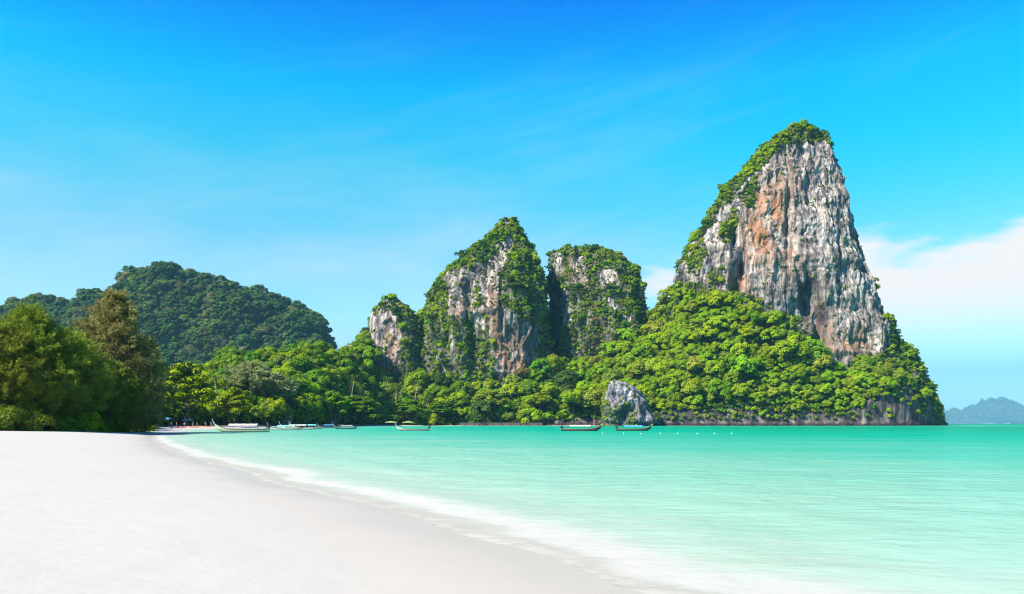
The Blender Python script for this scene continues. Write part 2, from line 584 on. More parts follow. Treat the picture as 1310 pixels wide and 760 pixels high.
def water_mat():
    t = NT('sea_water')
    d = t.math('MULTIPLY', t.attr('shore'), -1.0)     # metres out from the water's edge
    n_ = t.n('ShaderNodeNewGeometry').outputs['Position']
    slow = t.noise(t.pos((0.05, 0.11, 0.1)), 1.0, 4, 0.55)
    dj = t.math('MULTIPLY', d, t.math('MULTIPLY_ADD', slow, 1.5, 0.25))
    lg = t.math('DIVIDE', t.math('LOGARITHM', t.math('MAXIMUM', dj, 0.02), 10.0), 3.0)   # 0 at 1 m, 1 at 1000 m
    col = t.ramp(lg, [(0.0, (0.30, 0.325, 0.285)), (0.20, (0.20, 0.325, 0.258)), (0.40, (0.12, 0.30, 0.228)), (0.52, (0.045, 0.27, 0.195)), (0.66, (0.0, 0.235, 0.152)), (0.82, (0.0, 0.18, 0.09)), (1.0, (0.0, 0.15, 0.075))])
    # spilling foam where the small wave runs out
    fx = t.noise(t.pos((0.5, 0.9, 1)), 1.0, 5, 0.6)
    fd = t.math('ADD', d, t.math('MULTIPLY', t.math('SUBTRACT', fx, 0.5), 1.1))
    big_ = t.noise(t.pos((0.13, 0.16, 1)), 1.0, 3, 0.5)
    fd = t.math('ADD', fd, t.math('MULTIPLY', t.math('SUBTRACT', big_, 0.55), 2.2))
    lace = t.noise(t.pos((1.6, 1.9, 1)), 1.0, 6, 0.65)
    foam = t.math('MULTIPLY', t.smooth(fd, 0.45, 0.85), t.smooth(fd, 2.0, 0.95))
    foam = t.math('MULTIPLY', foam, t.smooth(lace, 0.28, 0.62, 0.45, 1.0))
    # the thin lip of the last swash, and the trailing lace behind the wave
    lip = t.math('MULTIPLY', t.math('MULTIPLY', t.smooth(d, 0.0, 0.10), t.smooth(d, 0.5, 0.10)), t.smooth(lace, 0.35, 0.65, 0.0, 0.6))
    fd2 = t.math('ADD', d, t.math('MULTIPLY', t.math('SUBTRACT', slow, 0.5), 7.0))
    foam2 = t.math('MULTIPLY', t.math('MULTIPLY', t.smooth(fd2, 2.6, 3.6), t.smooth(fd2, 5.2, 3.8)), t.smooth(lace, 0.42, 0.72, 0, 0.38))
    foam = t.math('MAXIMUM', t.math('MAXIMUM', foam, lip), foam2)
    col = t.mix(t.smooth(d, 1.1, 0.0), col, (0.288, 0.272, 0.236))
    col = t.mix(foam, col, (0.325, 0.325, 0.30))
    alpha = t.math('MAXIMUM', t.smooth(d, -0.02, 0.03, 0.0, 1.0), t.math('MULTIPLY', foam, 0.9))
    alpha = t.math('MULTIPLY', alpha, t.smooth(d, -0.02, 0.03))
    # ripples: long-crested, finer on the finer waves
    w1 = t.noise(t.pos((0.42, 0.75, 1)), 1.0, 4, 0.55, 0.3)
    w2 = t.noise(t.pos((1.5, 2.6, 1)), 1.0, 4, 0.6, 0.2)
    w3 = t.noise(t.pos((0.10, 0.17, 1)), 1.0, 4, 0.55, 0.3)
    h = t.math('ADD', t.math('ADD', t.math('MULTIPLY', w1, 0.34), t.math('MULTIPLY', w2, 0.09)), t.math('MULTIPLY', w3, 0.35))
    h = t.math('MULTIPLY', h, t.smooth(d, 0.3, 14.0, 0.25, 1.0))
    nb = t.bump(h, 0.9, 1.0)
    rough = t.math('MAXIMUM', t.math('MULTIPLY', foam, 0.8), 0.09)
    df = t.n('ShaderNodeBsdfDiffuse')
    t.l(col, df.inputs['Color']); t.l(nb, df.inputs['Normal'])
    gl = t.n('ShaderNodeBsdfGlossy')
    t.l(rough, gl.inputs['Roughness']); t.l(nb, gl.inputs['Normal'])
    fr = t.n('ShaderNodeFresnel'); fr.inputs['IOR'].default_value = 1.33
    t.l(nb, fr.inputs['Normal'])
    # facets turned to the eye keep a rippled sea from mirroring fully; the filter on the lens takes more
    fac_ = t.math('MULTIPLY', t.math('MINIMUM', fr.outputs[0], 0.50), 0.30)
    fac_ = t.math('MULTIPLY', fac_, t.math('SUBTRACT', 1.0, foam))
    m1 = t.n('ShaderNodeMixShader')
    t.l(fac_, m1.inputs[0]); t.l(df.outputs[0], m1.inputs[1]); t.l(gl.outputs[0], m1.inputs[2])
    tp = t.n('ShaderNodeBsdfTransparent')
    m2 = t.n('ShaderNodeMixShader')
    t.l(alpha, m2.inputs[0]); t.l(tp.outputs[0], m2.inputs[1]); t.l(m1.outputs[0], m2.inputs[2])
    return t.done(m2.outputs[0])
wave = 0.020 * np.sin(SD * 1.9 + 2.2 * fbm(P3 * 0.8 + 3, 2)) * np.exp(-np.maximum(-SD - 2, 0) / 18) + 0.025 * fbm(np.stack([GX * 0.25, GY * 0.8, 0 * GX], -1), 3) * fade
WZ = wave * sstep(0.0, -2.5, SD)
keep = (SD < 1.2)
q = grid_quads(NR, NC)
q = q[keep.ravel()[q].any(1)]
used, inv = np.unique(q, return_inverse=True)
WV = np.stack([GX, GY, WZ], -1).reshape(-1, 3)[used]
sea = add('sea', mesh_np('sea', WV, inv.reshape(q.shape), attrs={'shore': SD.ravel()[used]}, mats=[water_mat()]))
tag(sea, 'clear shallow sea turning from pale green to emerald', kind='structure')

# ------------------------------------------------------------------ limestone rocks
def in_poly(px, py, P):
    r = np.zeros(px.shape, bool)
    n = len(P); j = n - 1
    for i in range(n):
        xi, yi = P[i]; xj, yj = P[j]
        r ^= ((yi > py) != (yj > py)) & (px < (xj - xi) * (py - yi) / (yj - yi + 1e-9) + xi)
        j = i
    return r
def blobs(px, py, L):
    r = np.zeros(px.shape)
    for x, y, sx, sy, a in L:
        r = np.maximum(r, a * np.exp(-((px - x) / sx) ** 2 - ((py - y) / sy) ** 2))
    return r
def loft_rock(name, D, sil, depth, nth, nz, amp, seed, bare=(), stain=(), black=(), cave=(), mat='rock', sq=2.4, zlow=-4.0, yoff=0.0, jag=5.0, green=()):
    """a free-standing rock: closed level outlines stacked from the sea to the summit, pushed in and out by layered noise.
    sil: rows (py, left px, right px) of its outline at distance D; depth: half thickness at the widest"""
    sil = np.array(sil, float)
    zz = CAMH + (HZ - sil[:, 0]) / F * D
    xl = (sil[:, 1] - 655) / F * D
    xr = (sil[:, 2] - 655) / F * D
    o = np.argsort(zz)
    zz, xl, xr = zz[o], xl[o], xr[o]
    top = zz[-1]
    tz = np.linspace(0, 1, nz)
    z = zlow + (top - zlow) * tz
    L, R_ = np.interp(z, zz, xl), np.interp(z, zz, xr)
    a = np.maximum((R_ - L) / 2, 0.6)
    cx = (L + R_) / 2
    b = depth * np.sqrt(np.clip(a / a.max(), 0.0, 1)) * np.clip(np.sqrt((top - z + 2) / (top * 0.5)), 0.15, 1.0)
    th = np.linspace(0, 2 * math.pi, nth, endpoint=False)
    # more samples on the seaward side
    th = th - 0.45 * np.sin(th + math.pi / 2) * 0.0
    C, Sn = np.cos(th), np.sin(th)
    ex = 2.0 / sq
    ux = np.sign(C) * np.abs(C) ** ex
    uy = np.sign(Sn) * np.abs(Sn) ** ex
    Xg = cx[:, None] + a[:, None] * ux[None]
    Yg = D + yoff + b[:, None] * uy[None]
    Zg = np.repeat(z[:, None], nth, 1)
    nx = (C[None] / a[:, None]); ny = (Sn[None] / b[:, None])
    nl = np.hypot(nx, ny); nx /= nl; ny /= nl
    P = np.stack([Xg, Yg, Zg], -1)
    s = np.array([seed * 13.1, seed * 7.7, seed * 3.3])
    A1, A2, A3 = amp
    sc = D / 650.0
    d1 = fbm(P / (np.array([58, 58, 80]) * sc) + s, 3)
    wob = np.stack([fbm(P / (30 * sc) + s + 40, 2), fbm(P / (30 * sc) + s + 80, 2), 0 * Zg], -1) * 0.35
    d2 = ridged(P / (np.array([17, 17, 95]) * sc) + s + wob, 4, 0.55)
    d3 = fbm(P / (np.array([4.6, 4.6, 9]) * sc) + s, 4, 0.65) * 0.9 + 0.9 * ridged(P / (np.array([7.0, 7.0, 30]) * sc) + s + wob, 3, 0.55)
    terr = pnoise(P / (np.array([40, 40, 13]) * sc) + s)
    damp = np.clip(a / (14 * sc), 0.12, 1)[:, None] * np.clip((top - z) / (9 * sc), 0.3, 1)[:, None]
    ledge = np.tanh(2.5 * fbm(P / (np.array([34, 34, 11]) * sc) + s + 60, 3))
    disp = (A1 * d1 + A2 * d2 + A3 * d3 + A3 * 0.9 * terr + A3 * 0.65 * ledge - (A2 * 0.42 + A3 * 0.42 + 1.2)) * damp
    px, py = topx(P)
    front = (ny < 0.25)
    if len(cave):
        disp = disp - blobs(px, py, cave) * front
    # wave-cut notch at the waterline
    disp = disp - 3.0 * sc * np.exp(-((Zg - 1.2) / (2.2 * sc)) ** 2)
    Xg = Xg + nx * disp
    Yg = Yg + ny * disp
    Zg = Zg + (A3 * 0.8 * fbm(P / (9 * sc) + s + 9, 3)) * np.clip(tz * 3, 0, 1)[:, None] + jag * (ridged(P * np.array([1, 1, 0.3]) / (15 * sc) + s + 21, 3) - 0.55) * (tz ** 2)[:, None]
    V = np.stack([Xg, Yg, Zg], -1)
    px, py = topx(V)
    jx = px + 7 * fbm(V / (9 * sc) + 3, 3)
    jy = py + 7 * fbm(V / (9 * sc) + 31, 3)
    isbare = np.zeros(px.shape, bool)
    for poly in bare:
        isbare |= in_poly(jx, jy, poly)
    for poly in green:
        isbare &= ~in_poly(jx, jy, poly)
    isbare &= front
    veg = (~isbare).astype(float)
    stn = blobs(px, py, stain) * front if len(stain) else 0 * px
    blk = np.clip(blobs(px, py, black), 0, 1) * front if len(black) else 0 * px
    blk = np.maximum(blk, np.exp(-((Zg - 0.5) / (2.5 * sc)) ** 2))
    V2 = np.concatenate([V.reshape(-1, 3), [V[-1].mean(0) + [0, 0, 0.8]]])
    q = grid_quads(nz, nth, True)
    ti = len(V2) - 1
    base = (nz - 1) * nth
    cap = np.array([[base + k, base + (k + 1) % nth, ti, ti] for k in range(nth)])
    cap4 = cap.copy(); cap4[:, 3] = cap4[:, 2]
    # cap as triangles given in a quad table is not valid: close with quads to the summit ring instead
    moss = np.append(veg.ravel(), 1)
    A = {'stain': np.append(stn.ravel(), 0), 'black': np.append(blk.ravel(), 0), 'moss': moss}
    me = bpy.data.meshes.new(name)
    capf = [(base + k, base + (k + 1) % nth, ti) for k in range(nth)]
    Vf = V2.astype(np.float32)
    nq = len(q)
    me.vertices.add(len(Vf)); me.vertices.foreach_set('co', Vf.ravel())
    loops = np.concatenate([q.ravel(), np.array(capf).ravel()]).astype(np.int32)
    me.loops.add(len(loops)); me.loops.foreach_set('vertex_index', loops)
    me.polygons.add(nq + len(capf))
    ls = np.concatenate([np.arange(nq) * 4, nq * 4 + np.arange(len(capf)) * 3]).astype(np.int32)
    me.polygons.foreach_set('loop_start', ls)
    me.polygons.foreach_set('loop_total', np.concatenate([np.full(nq, 4), np.full(len(capf), 3)]).astype(np.int32))
    me.polygons.foreach_set('use_smooth', np.full(nq + len(capf), True))
    for n, arr in A.items():
        at = me.attributes.new(n, 'FLOAT', 'POINT'); at.data.foreach_set('value', arr.astype(np.float32))
    me.materials.append(M[mat])
    me.update(calc_edges=True)
    ob = add(name, me)
    # surface samples for planting
    quads = V2[q]
    e1 = quads[:, 2] - quads[:, 0]; e2 = quads[:, 3] - quads[:, 1]
    nr = np.cross(e1, e2)
    area = np.linalg.norm(nr, axis=1) / 2
    nr = nr / (2 * area[:, None] + 1e-9)
    return ob, dict(quads=quads, area=area, nrm=nr, veg=moss[q].mean(1))

BIG = [(158, 1030, 1040), (162, 1014, 1052), (170, 1000, 1062), (184, 985, 1070), (205, 962, 1078), (232, 938, 1083), (258, 922, 1087), (285, 903, 1093), (310, 884, 1099),
       (335, 873, 1106), (352, 867, 1112), (380, 862, 1122), (410, 858, 1133), (435, 856, 1146), (455, 855, 1163), (480, 856, 1178), (505, 858, 1190), (525, 860, 1198), (544, 862, 1205), (550, 862, 1206)]
BIG_BARE = [[(860, 362), (866, 326), (876, 318), (892, 306), (906, 290), (920, 268), (938, 254), (950, 232), (966, 222), (984, 206), (1000, 190), (1028, 181), (1055, 180), (1072, 196), (1088, 236), (1100, 286), (1112, 336),
             (1126, 385), (1140, 418), (1140, 440), (1124, 452), (1095, 455), (1080, 470), (1058, 458), (1045, 432), (1008, 408), (985, 395), (955, 372), (935, 375), (900, 362)],
            [(1085, 512), (1120, 505), (1140, 490), (1165, 500), (1180, 505), (1210, 555), (900, 555), (900, 520), (1040, 515)], [(1090, 478), (1100, 476), (1102, 500), (1090, 502)]]
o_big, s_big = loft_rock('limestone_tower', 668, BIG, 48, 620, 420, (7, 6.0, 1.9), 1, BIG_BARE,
    stain=[(985, 262, 22, 34, 1.0), (972, 305, 18, 40, 1.0), (945, 365, 16, 18, 1.0), (1008, 235, 20, 24, 0.5), (1055, 420, 22, 35, 0.5), (1075, 448, 20, 14, 0.9), (1100, 430, 20, 24, 0.45), (998, 320, 28, 30, 0.5), (1110, 525, 25, 12, 0.7), (1160, 535, 40, 12, 0.5)],
    black=[(1035, 375, 17, 40, 1.0), (1052, 400, 8, 50, 1.0), (945, 345, 7, 28, 0.9), (935, 300, 6, 25, 0.8), (1015, 360, 14, 22, 0.6), (1000, 190, 40, 15, 0.5), (1100, 535, 160, 18, 0.9), (1165, 505, 25, 30, 0.6)],  # also covers the hollows and the crack: their shade is painted in
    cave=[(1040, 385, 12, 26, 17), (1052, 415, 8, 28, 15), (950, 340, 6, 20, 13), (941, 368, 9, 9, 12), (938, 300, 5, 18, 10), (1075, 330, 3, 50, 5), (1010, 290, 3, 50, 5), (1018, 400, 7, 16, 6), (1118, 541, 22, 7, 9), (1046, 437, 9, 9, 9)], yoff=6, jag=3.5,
    green=[[(880, 330), (896, 305), (904, 318), (898, 345), (884, 350)], [(918, 292), (942, 262), (946, 285), (930, 312)], [(946, 250), (966, 226), (972, 240), (956, 268)], [(1000, 398), (1020, 405), (1030, 425), (1008, 418)], [(905, 345), (925, 340), (925, 362), (905, 365)]])
tag(o_big, 'tallest limestone rock, grey and ochre sea cliff with plants on its crest', kind='structure')

PB = [(279, 646, 650), (284, 641, 656), (292, 635, 664), (305, 628, 672), (316, 617, 679), (322, 606, 682), (331, 592, 686), (343, 576, 690), (356, 562, 693), (372, 553, 695), (395, 545, 697), (420, 540, 698), (450, 536, 699), (480, 532, 700), (544, 530, 702), (550, 530, 702)]
o_pb, s_pb = loft_rock('limestone_peak', 690, PB, 52, 380, 280, (7, 5.5, 1.8), 2,
    [[(606, 335), (620, 338), (638, 318), (652, 300), (660, 312), (650, 330), (642, 350), (643, 392), (662, 405), (688, 420), (692, 470), (660, 482), (634, 482), (630, 440), (622, 405), (612, 380)],
     [(566, 352), (600, 338), (608, 352), (610, 385), (590, 408), (576, 405), (572, 380)], [(574, 430), (582, 428), (588, 462), (578, 466)], [(560, 455), (570, 452), (572, 475), (561, 477)], [(602, 395), (616, 390), (620, 425), (610, 430)]],
    stain=[(650, 450, 20, 20, 0.8), (632, 400, 12, 50, 0.5), (660, 465, 20, 10, 1.0), (590, 400, 12, 14, 0.5)],
    black=[(680, 350, 20, 60, 0.5), (668, 415, 5, 26, 0.9), (648, 405, 5, 22, 0.7), (685, 430, 4, 30, 0.8), (585, 370, 10, 20, 0.5)], cave=[(603, 440, 6, 30, 7), (570, 440, 5, 25, 6), (655, 420, 6, 14, 4), (597, 380, 4, 40, 6), (622, 350, 3, 30, 5), (556, 420, 4, 40, 6), (642, 380, 3, 40, 6)], jag=8.0)  # first black blob paints shade on the right side, the rest are dark patches
tag(o_pb, 'pointed limestone peak with pale streaked wall between two green flanks', kind='structure')

PA = [(381, 496, 503), (385, 490, 512), (392, 484, 520), (400, 478, 528), (412, 475, 534), (430, 472, 540), (450, 470, 545), (480, 468, 550), (544, 464, 556), (550, 464, 556)]
o_pa, s_pa = loft_rock('limestone_peak', 668, PA, 26, 240, 180, (3.5, 3.5, 1.3), 3,
    [[(474, 402), (488, 396), (506, 400), (512, 430), (510, 462), (495, 480), (474, 482), (471, 440)]], stain=[(500, 440, 10, 30, 0.6), (490, 470, 12, 10, 0.5)], black=[(485, 430, 3, 30, 0.7), (498, 430, 3, 30, 0.6)])
tag(o_pa, 'smallest limestone peak with short pale wall above the palms', kind='structure')

PC = [(316, 712, 717), (319, 706, 722), (323, 703, 770), (328, 702, 784), (336, 701, 796), (345, 700, 804), (356, 699, 812), (370, 698, 818), (385, 697, 822), (405, 696, 824), (440, 694, 828), (480, 690, 834), (544, 688, 838), (550, 688, 838)]
o_pc, s_pc = loft_rock('limestone_peak', 715, PC, 44, 360, 260, (7, 5.0, 1.7), 5,
    [[(704, 335), (712, 320), (720, 322), (722, 350), (706, 358)], [(728, 326), (752, 328), (750, 365), (728, 364)], [(762, 346), (792, 344), (794, 364), (764, 364)], [(796, 404), (810, 402), (808, 444), (797, 446)], [(718, 368), (727, 368), (732, 418), (721, 418)], [(780, 385), (790, 385), (788, 405), (780, 405)]],
    stain=[(735, 350, 15, 20, 0.3)], black=[(700, 420, 18, 70, 0.6)], cave=[(703, 420, 14, 70, 10), (740, 315, 8, 9, 5), (724, 326, 4, 14, 8), (756, 330, 4, 14, 7)], jag=9.0)  # black paints the shade in the crease beside the pointed peak
tag(o_pc, 'broad flat-topped limestone peak almost wholly grown over with green', kind='structure')

RG = [(404, 534, 540), (408, 526, 549), (416, 519, 558), (430, 512, 566), (450, 506, 572), (480, 500, 578), (544, 496, 584), (550, 496, 584)]
o_rg, s_rg = loft_rock('limestone_spur', 700, RG, 26, 200, 130, (4, 4, 1.5), 9, [[(548, 440), (556, 438), (556, 470), (549, 472)]])
tag(o_rg, 'overgrown rock spur joining the smallest and the pointed peak', kind='structure')

PR = [(487, 786, 792), (489, 780, 800), (494, 776, 811), (502, 774, 820), (510, 773, 827), (520, 770, 834), (530, 770, 837), (546, 768, 839), (550, 768, 839)]
o_pr, s_pr = loft_rock('rock_outcrop', 585, PR, 15, 240, 150, (3.0, 3.0, 1.7), 6,
    [[(774, 496), (782, 484), (812, 488), (838, 515), (842, 550), (815, 550), (812, 520), (800, 514), (790, 524), (776, 520)], [(790, 526), (806, 526), (806, 550), (788, 550)]], black=[(783, 510, 9, 14, 0.8), (797, 528, 9, 12, 0.9), (812, 522, 6, 10, 0.8), (830, 525, 6, 14, 0.7)],  # black lies over the caves: their shade put into the colour
    cave=[(784, 508, 8, 12, 5.5), (797, 534, 10, 10, 7.5), (812, 524, 7, 10, 4.5), (829, 527, 6, 12, 4.0), (803, 512, 3, 8, 3)], mat='rock_small', jag=1.2)
tag(o_pr, 'low pale arched limestone outcrop at the waterline behind the dark boats', kind='structure')

# ------------------------------------------------------------------ hillside below the rocks and behind the beach
# px, distance of foot, distance of back edge, z at foot, height of bare sea cliff, canopy row at the back
HK = np.array([
    (-420, 60, 260, 1.2, 0, 470), (-150, 92, 300, 1.2, 0, 455), (0, 110, 330, 1.2, 0, 445), (100, 135, 380, 1.2, 0, 440), (200, 268, 430, 1.3, 0, 470), (240, 300, 460, 1.2, 0, 468), (280, 330, 500, 1.2, 0, 452),
    (310, 350, 520, 1.2, 0, 446), (345, 370, 545, 1.2, 0, 447), (370, 400, 560, 1.2, 0, 438), (405, 450, 590, 1.2, 0, 440), (432, 500, 610, 1.2, 0, 446), (452, 550, 655, 1.0, 0, 426), (467, 566, 668, 1.0, 0, 410), (477, 577, 640, 1.0, 0, 466), (500, 592, 640, 1.0, 0, 480),
    (540, 600, 642, 0.8, 0.5, 472), (600, 606, 640, 0.5, 1.5, 482), (640, 607, 638, 0.3, 2, 480), (690, 607, 642, 0, 3, 470), (720, 607, 668, 0, 3, 455), (760, 607, 672, 0, 4, 448), (800, 606, 675, 0, 5, 434), (825, 606, 710, 0, 6, 396),
    (850, 606, 720, 0, 7, 382), (875, 606, 655, 0, 8, 364), (920, 607, 634, 0, 7, 368), (945, 607, 630, 0, 8, 376), (980, 607, 630, 0, 8, 394), (1010, 608, 628, 0, 7, 412), (1060, 608, 628, 0, 8, 456), (1085, 608, 628, 0, 9, 466),
    (1112, 609, 632, 0, 17, 448), (1140, 612, 645, 0, 29, 456), (1165, 620, 660, 0, 28, 480), (1185, 634, 672, 0, 21, 508), (1200, 655, 690, 0, 10, 530), (1206, 690, 705, -2, 2, 546)], float)
ncol, nrow = 760, 96
ppx = np.interp(np.linspace(0, 1, ncol), [0, 0.28, 1], [-420, 300, 1206])
kk = [np.interp(ppx, HK[:, 0], HK[:, i]) for i in range(1, 6)]
D0, D1, Z0, HC, PYT = kk
ppx3 = np.stack([ppx * 0.02, 0 * ppx, 0 * ppx], -1)
HC = np.maximum(0, HC * (1 + 0.7 * fbm(ppx3 * 3, 3)))
ZT = CAMH + (HZ - PYT) / F * D1 - 10.5
ZT = np.maximum(ZT, Z0 + 2)
tt = np.linspace(0, 1, nrow)
HX = np.zeros((nrow, ncol)); HY = HX.copy(); HZz = HX.copy(); BR = HX.copy()
for j, t in enumerate(tt):
    if t < 0.22:
        k = t / 0.22
        D = D0 + 0.4 * k * np.minimum(HC, 3)
        z = (Z0 - 3.5 * (HC > 0.2)) * (1 - k) + (Z0 + HC) * k
        BR[j] = np.clip(HC / 3.0, 0, 1)
    else:
        k = (t - 0.22) / 0.78
        D = (D0 + 0.4 * np.minimum(HC, 3)) * (1 - k) + D1 * k
        s = k ** 0.85
        z = (Z0 + HC) + (ZT - Z0 - HC) * s
        BR[j] = np.clip(HC / 3.0, 0, 1) * (1 - sstep(0.0, 0.10, k))
    HX[j] = (ppx - 655) / F * D
    HY[j] = D
    HZz[j] = z
Ph = np.stack([HX, HY, HZz], -1)
hd = 3.0 * ridged(Ph / np.array([13, 13, 40]) + 5, 4, 0.55) * BR + (1 - BR) * 3.5 * fbm(Ph / 32 + 2, 3) * sstep(0.22, 0.5, tt)[:, None]
hd = hd - 2.5 * np.exp(-((HZz - 1.0) / 1.8) ** 2) * np.clip(HC / 6, 0, 1)[None, :] * -1.0
HY = HY - hd * BR + 1.0 * np.exp(-((HZz - 1.0) / 1.8) ** 2) * BR
HZz = HZz + hd * (1 - BR)
VH = np.stack([HX, HY, HZz], -1)
hq = grid_quads(nrow, ncol)
hill = add('hillside', mesh_np('hillside', VH.reshape(-1, 3), hq, attrs={'bare': BR}, mats=[M['soil']]))
tag(hill, 'jungle hillside with dark undercut rock along the water', kind='structure')
def surf(V, q, veg=None):
    quads = V.reshape(-1, 3)[q]
    e1 = quads[:, 2] - quads[:, 0]; e2 = quads[:, 3] - quads[:, 1]
    nr = np.cross(e1, e2)
    area = np.linalg.norm(nr, axis=1) / 2
    nr = nr / (2 * area[:, None] + 1e-9)
    return dict(quads=quads, area=area, nrm=nr, veg=np.ones(len(q)) if veg is None else veg)
s_hill = surf(VH, hq, 1 - BR.ravel()[hq].mean(1))
s_hillbare = surf(VH, hq, BR.ravel()[hq].mean(1))

# ------------------------------------------------------------------ far wooded hill and far island
def ridge_hill(name, D, sky, depth, nx, nr_, amp, seed, label, mat, rough=0.0):
    sky = np.array(sky, float)
    px = np.linspace(sky[0, 0], sky[-1, 0], nx)
    row = np.interp(px, sky[:, 0], sky[:, 1])
    zr = CAMH + (HZ - row) / F * D
    t = np.linspace(-1, 1, nr_)
    prof = np.where(t < 0, np.clip(1 - np.abs(t) ** 2.2, 0, 1), np.clip(1 - np.abs(t) ** 2.0, 0, 1))
    Xg = np.repeat(((px - 655) / F * D)[None], nr_, 0)
    Yg = D + depth * t[:, None] + 0 * Xg
    Zg = zr[None] * prof[:, None]
    P = np.stack([Xg, Yg, Zg], -1)
    n = (0.6 * fbm(P / (depth * 0.45) + seed, 4) + 0.7 * ridged(P / (depth * 0.3) + seed, 3) - 0.3) * amp
    Zg = Zg + n * (1 - 0.75 * np.exp(-np.abs(t[:, None]) * 5)) * np.clip(zr[None] / (amp * 4), 0, 1) - 2 * (np.abs(t[:, None]) > 0.98)
    Zg = Zg + rough * fbm(P / (depth * 0.16) + seed + 5, 3) * np.clip(zr[None] / (amp * 2), 0, 1) * prof[:, None]
    V = np.stack([Xg, Yg, Zg], -1)
    q = grid_quads(nr_, nx)
    o = add(name, mesh_np(name, V.reshape(-1, 3), q, attrs={'bare': np.zeros(nx * nr_), 'moss': np.ones(nx * nr_)}, mats=[mat]))
    tag(o, label, kind='structure')
    return surf(V, q)
s_far = ridge_hill('wooded_hill', 1300, [(-420, 400), (-200, 382), (-60, 396), (0, 402), (30, 397), (55, 394), (75, 395), (100, 395), (120, 386), (150, 372), (175, 359), (200, 348), (225, 345), (245, 352), (262, 364), (285, 368), (300, 372), (330, 377), (350, 386), (370, 394), (388, 402), (402, 410), (414, 420), (421, 440), (424, 480), (426, 546)],
                   170, 420, 90, 52, 3.3, 'dark wooded hill far behind the beach trees', M['soil'])
s_isl = ridge_hill('island', 12500, [(1204, 545), (1210, 530), (1214, 526), (1222, 524), (1230, 526), (1240, 524), (1246, 521), (1252, 520), (1258, 515), (1265, 515), (1270, 512), (1280, 512), (1287, 514), (1294, 519), (1303, 522), (1312, 524), (1340, 528), (1400, 520), (1470, 534), (1520, 545)],
                   700, 360, 60, 110, 8.1, 'low hazy wooded island on the horizon', M['soil'], 95.0)

# ------------------------------------------------------------------ plants: prototype meshes
def leaves(pos, nrm, size, tint, mat, name, aspect=0.6):
    """leaf-shaped faces (pointed at both ends), one per position"""
    n = len(pos)
    nrm = nrm / (np.linalg.norm(nrm, axis=1)[:, None] + 1e-9)
    r = rng.normal(size=(n, 3))
    a = np.cross(nrm, r); a /= np.linalg.norm(a, axis=1)[:, None] + 1e-9
    b = np.cross(nrm, a)
    s = (size * np.ones(n))[:, None]
    V = np.stack([pos - a * s, pos - b * s * aspect + nrm * s * 0.12, pos + a * s, pos + b * s * aspect + nrm * s * 0.12], 1).reshape(-1, 3)
    Q = np.arange(4 * n).reshape(-1, 4)
    return mesh_np(name, V, Q, smooth=False, attrs={'tint': np.repeat(tint, 4)}, mats=[mat])
def crown_pts(R, H, zc, nclump, per, rc, flat=0.8, up=0.35, spread=1.0):
    """leaf positions on the outside of clumps that sit on an uneven crown"""
    P, N, T = [], [], []
    ph = rng.uniform(0, 6.28, 4)
    for k in range(nclump):
        z = 1 - 2 * (k + 0.5) / nclump
        z = z * 0.8 + 0.2
        a = k * 2.39996 + rng.normal() * 0.3
        rr = math.sqrt(max(0, 1 - z * z))
        lob = 1 + 0.22 * math.sin(2 * a + ph[0]) + 0.15 * math.sin(3 * a + ph[1])
        f = rng.uniform(0.62, 1.0)
        c = np.array([rr * math.cos(a) * R * lob * f, rr * math.sin(a) * R * lob * f, zc + z * H * f])
        r = rc * rng.uniform(0.7, 1.25)
        d = rng.normal(size=(per, 3)); d /= np.linalg.norm(d, axis=1)[:, None]
        d[:, 2] = np.where(d[:, 2] < -0.35, -d[:, 2], d[:, 2])
        rad = r * rng.uniform(0.72, 1.06, per)
        p = c + d * rad[:, None] * np.array([1, 1, flat])
        P.append(p)
        out = c - np.array([0, 0, zc - H * 0.3]); out /= np.linalg.norm(out) + 1e-9
        N.append(d * 0.9 + out * 0.4 + np.array([0, 0, up]) + rng.normal(size=(per, 3)) * 0.38)
        T.append(np.clip(rng.uniform(0, 1) * 0.5 + rng.uniform(0, 1, per) * 0.5, 0, 1))
    return np.concatenate(P), np.concatenate(N), np.concatenate(T)
def trunk_mesh(name, H, r, mat, limbs=5, reach=3.0, top=0.62, lean=0.4, bend=0.5, n=7):
    m = MB()
    x = rng.normal(size=2) * lean
    pts = [(0, 0, -1.2), (0, 0, 0)]
    for k in (0.3, 0.6, 1.0):
        pts.append((x[0] * k + rng.normal() * bend * 0.3, x[1] * k + rng.normal() * bend * 0.3, H * top * k))
    m.tube(pts, [r * 1.35, r * 1.15, r * 0.9, r * 0.75, r * 0.55], n)
    e = Vector(pts[-1])
    for k in range(limbs):
        a = k * 6.283 / limbs + rng.normal() * 0.3
        h0 = Vector(pts[3]).lerp(e, rng.uniform(0.1, 1.0))
        d = Vector((math.cos(a) * reach, math.sin(a) * reach, H * rng.uniform(0.12, 0.30)))
        mid = h0 + d * 0.5 + Vector((0, 0, -0.3))
        m.tube([h0, mid, h0 + d], [r * 0.42, r * 0.3, r * 0.1], 5)
    return m.mesh(name, mat, True)
TREE = {}     # kind -> list of (trunk mesh, crown mesh)
def round_tree(mat, R=5.0, H=3.8, zc=8.2, ncl=22, per=210, rc=1.9, leaf=0.36, flat=0.8, bark='bark', h=11.0):
    p, n, t = crown_pts(R, H, zc, ncl, per, rc, flat)
    return (trunk_mesh('trunk', h, 0.34, M[bark], 6, R * 0.6), leaves(p, n, leaf * rng.uniform(0.75, 1.25, len(p)), t, M[mat], 'crown'))
TREE['bright'] = [round_tree('leaf_bright', R=rng.uniform(4.4, 5.4), H=rng.uniform(3.2, 4.6), ncl=int(rng.integers(18, 27))) for _ in range(4)]
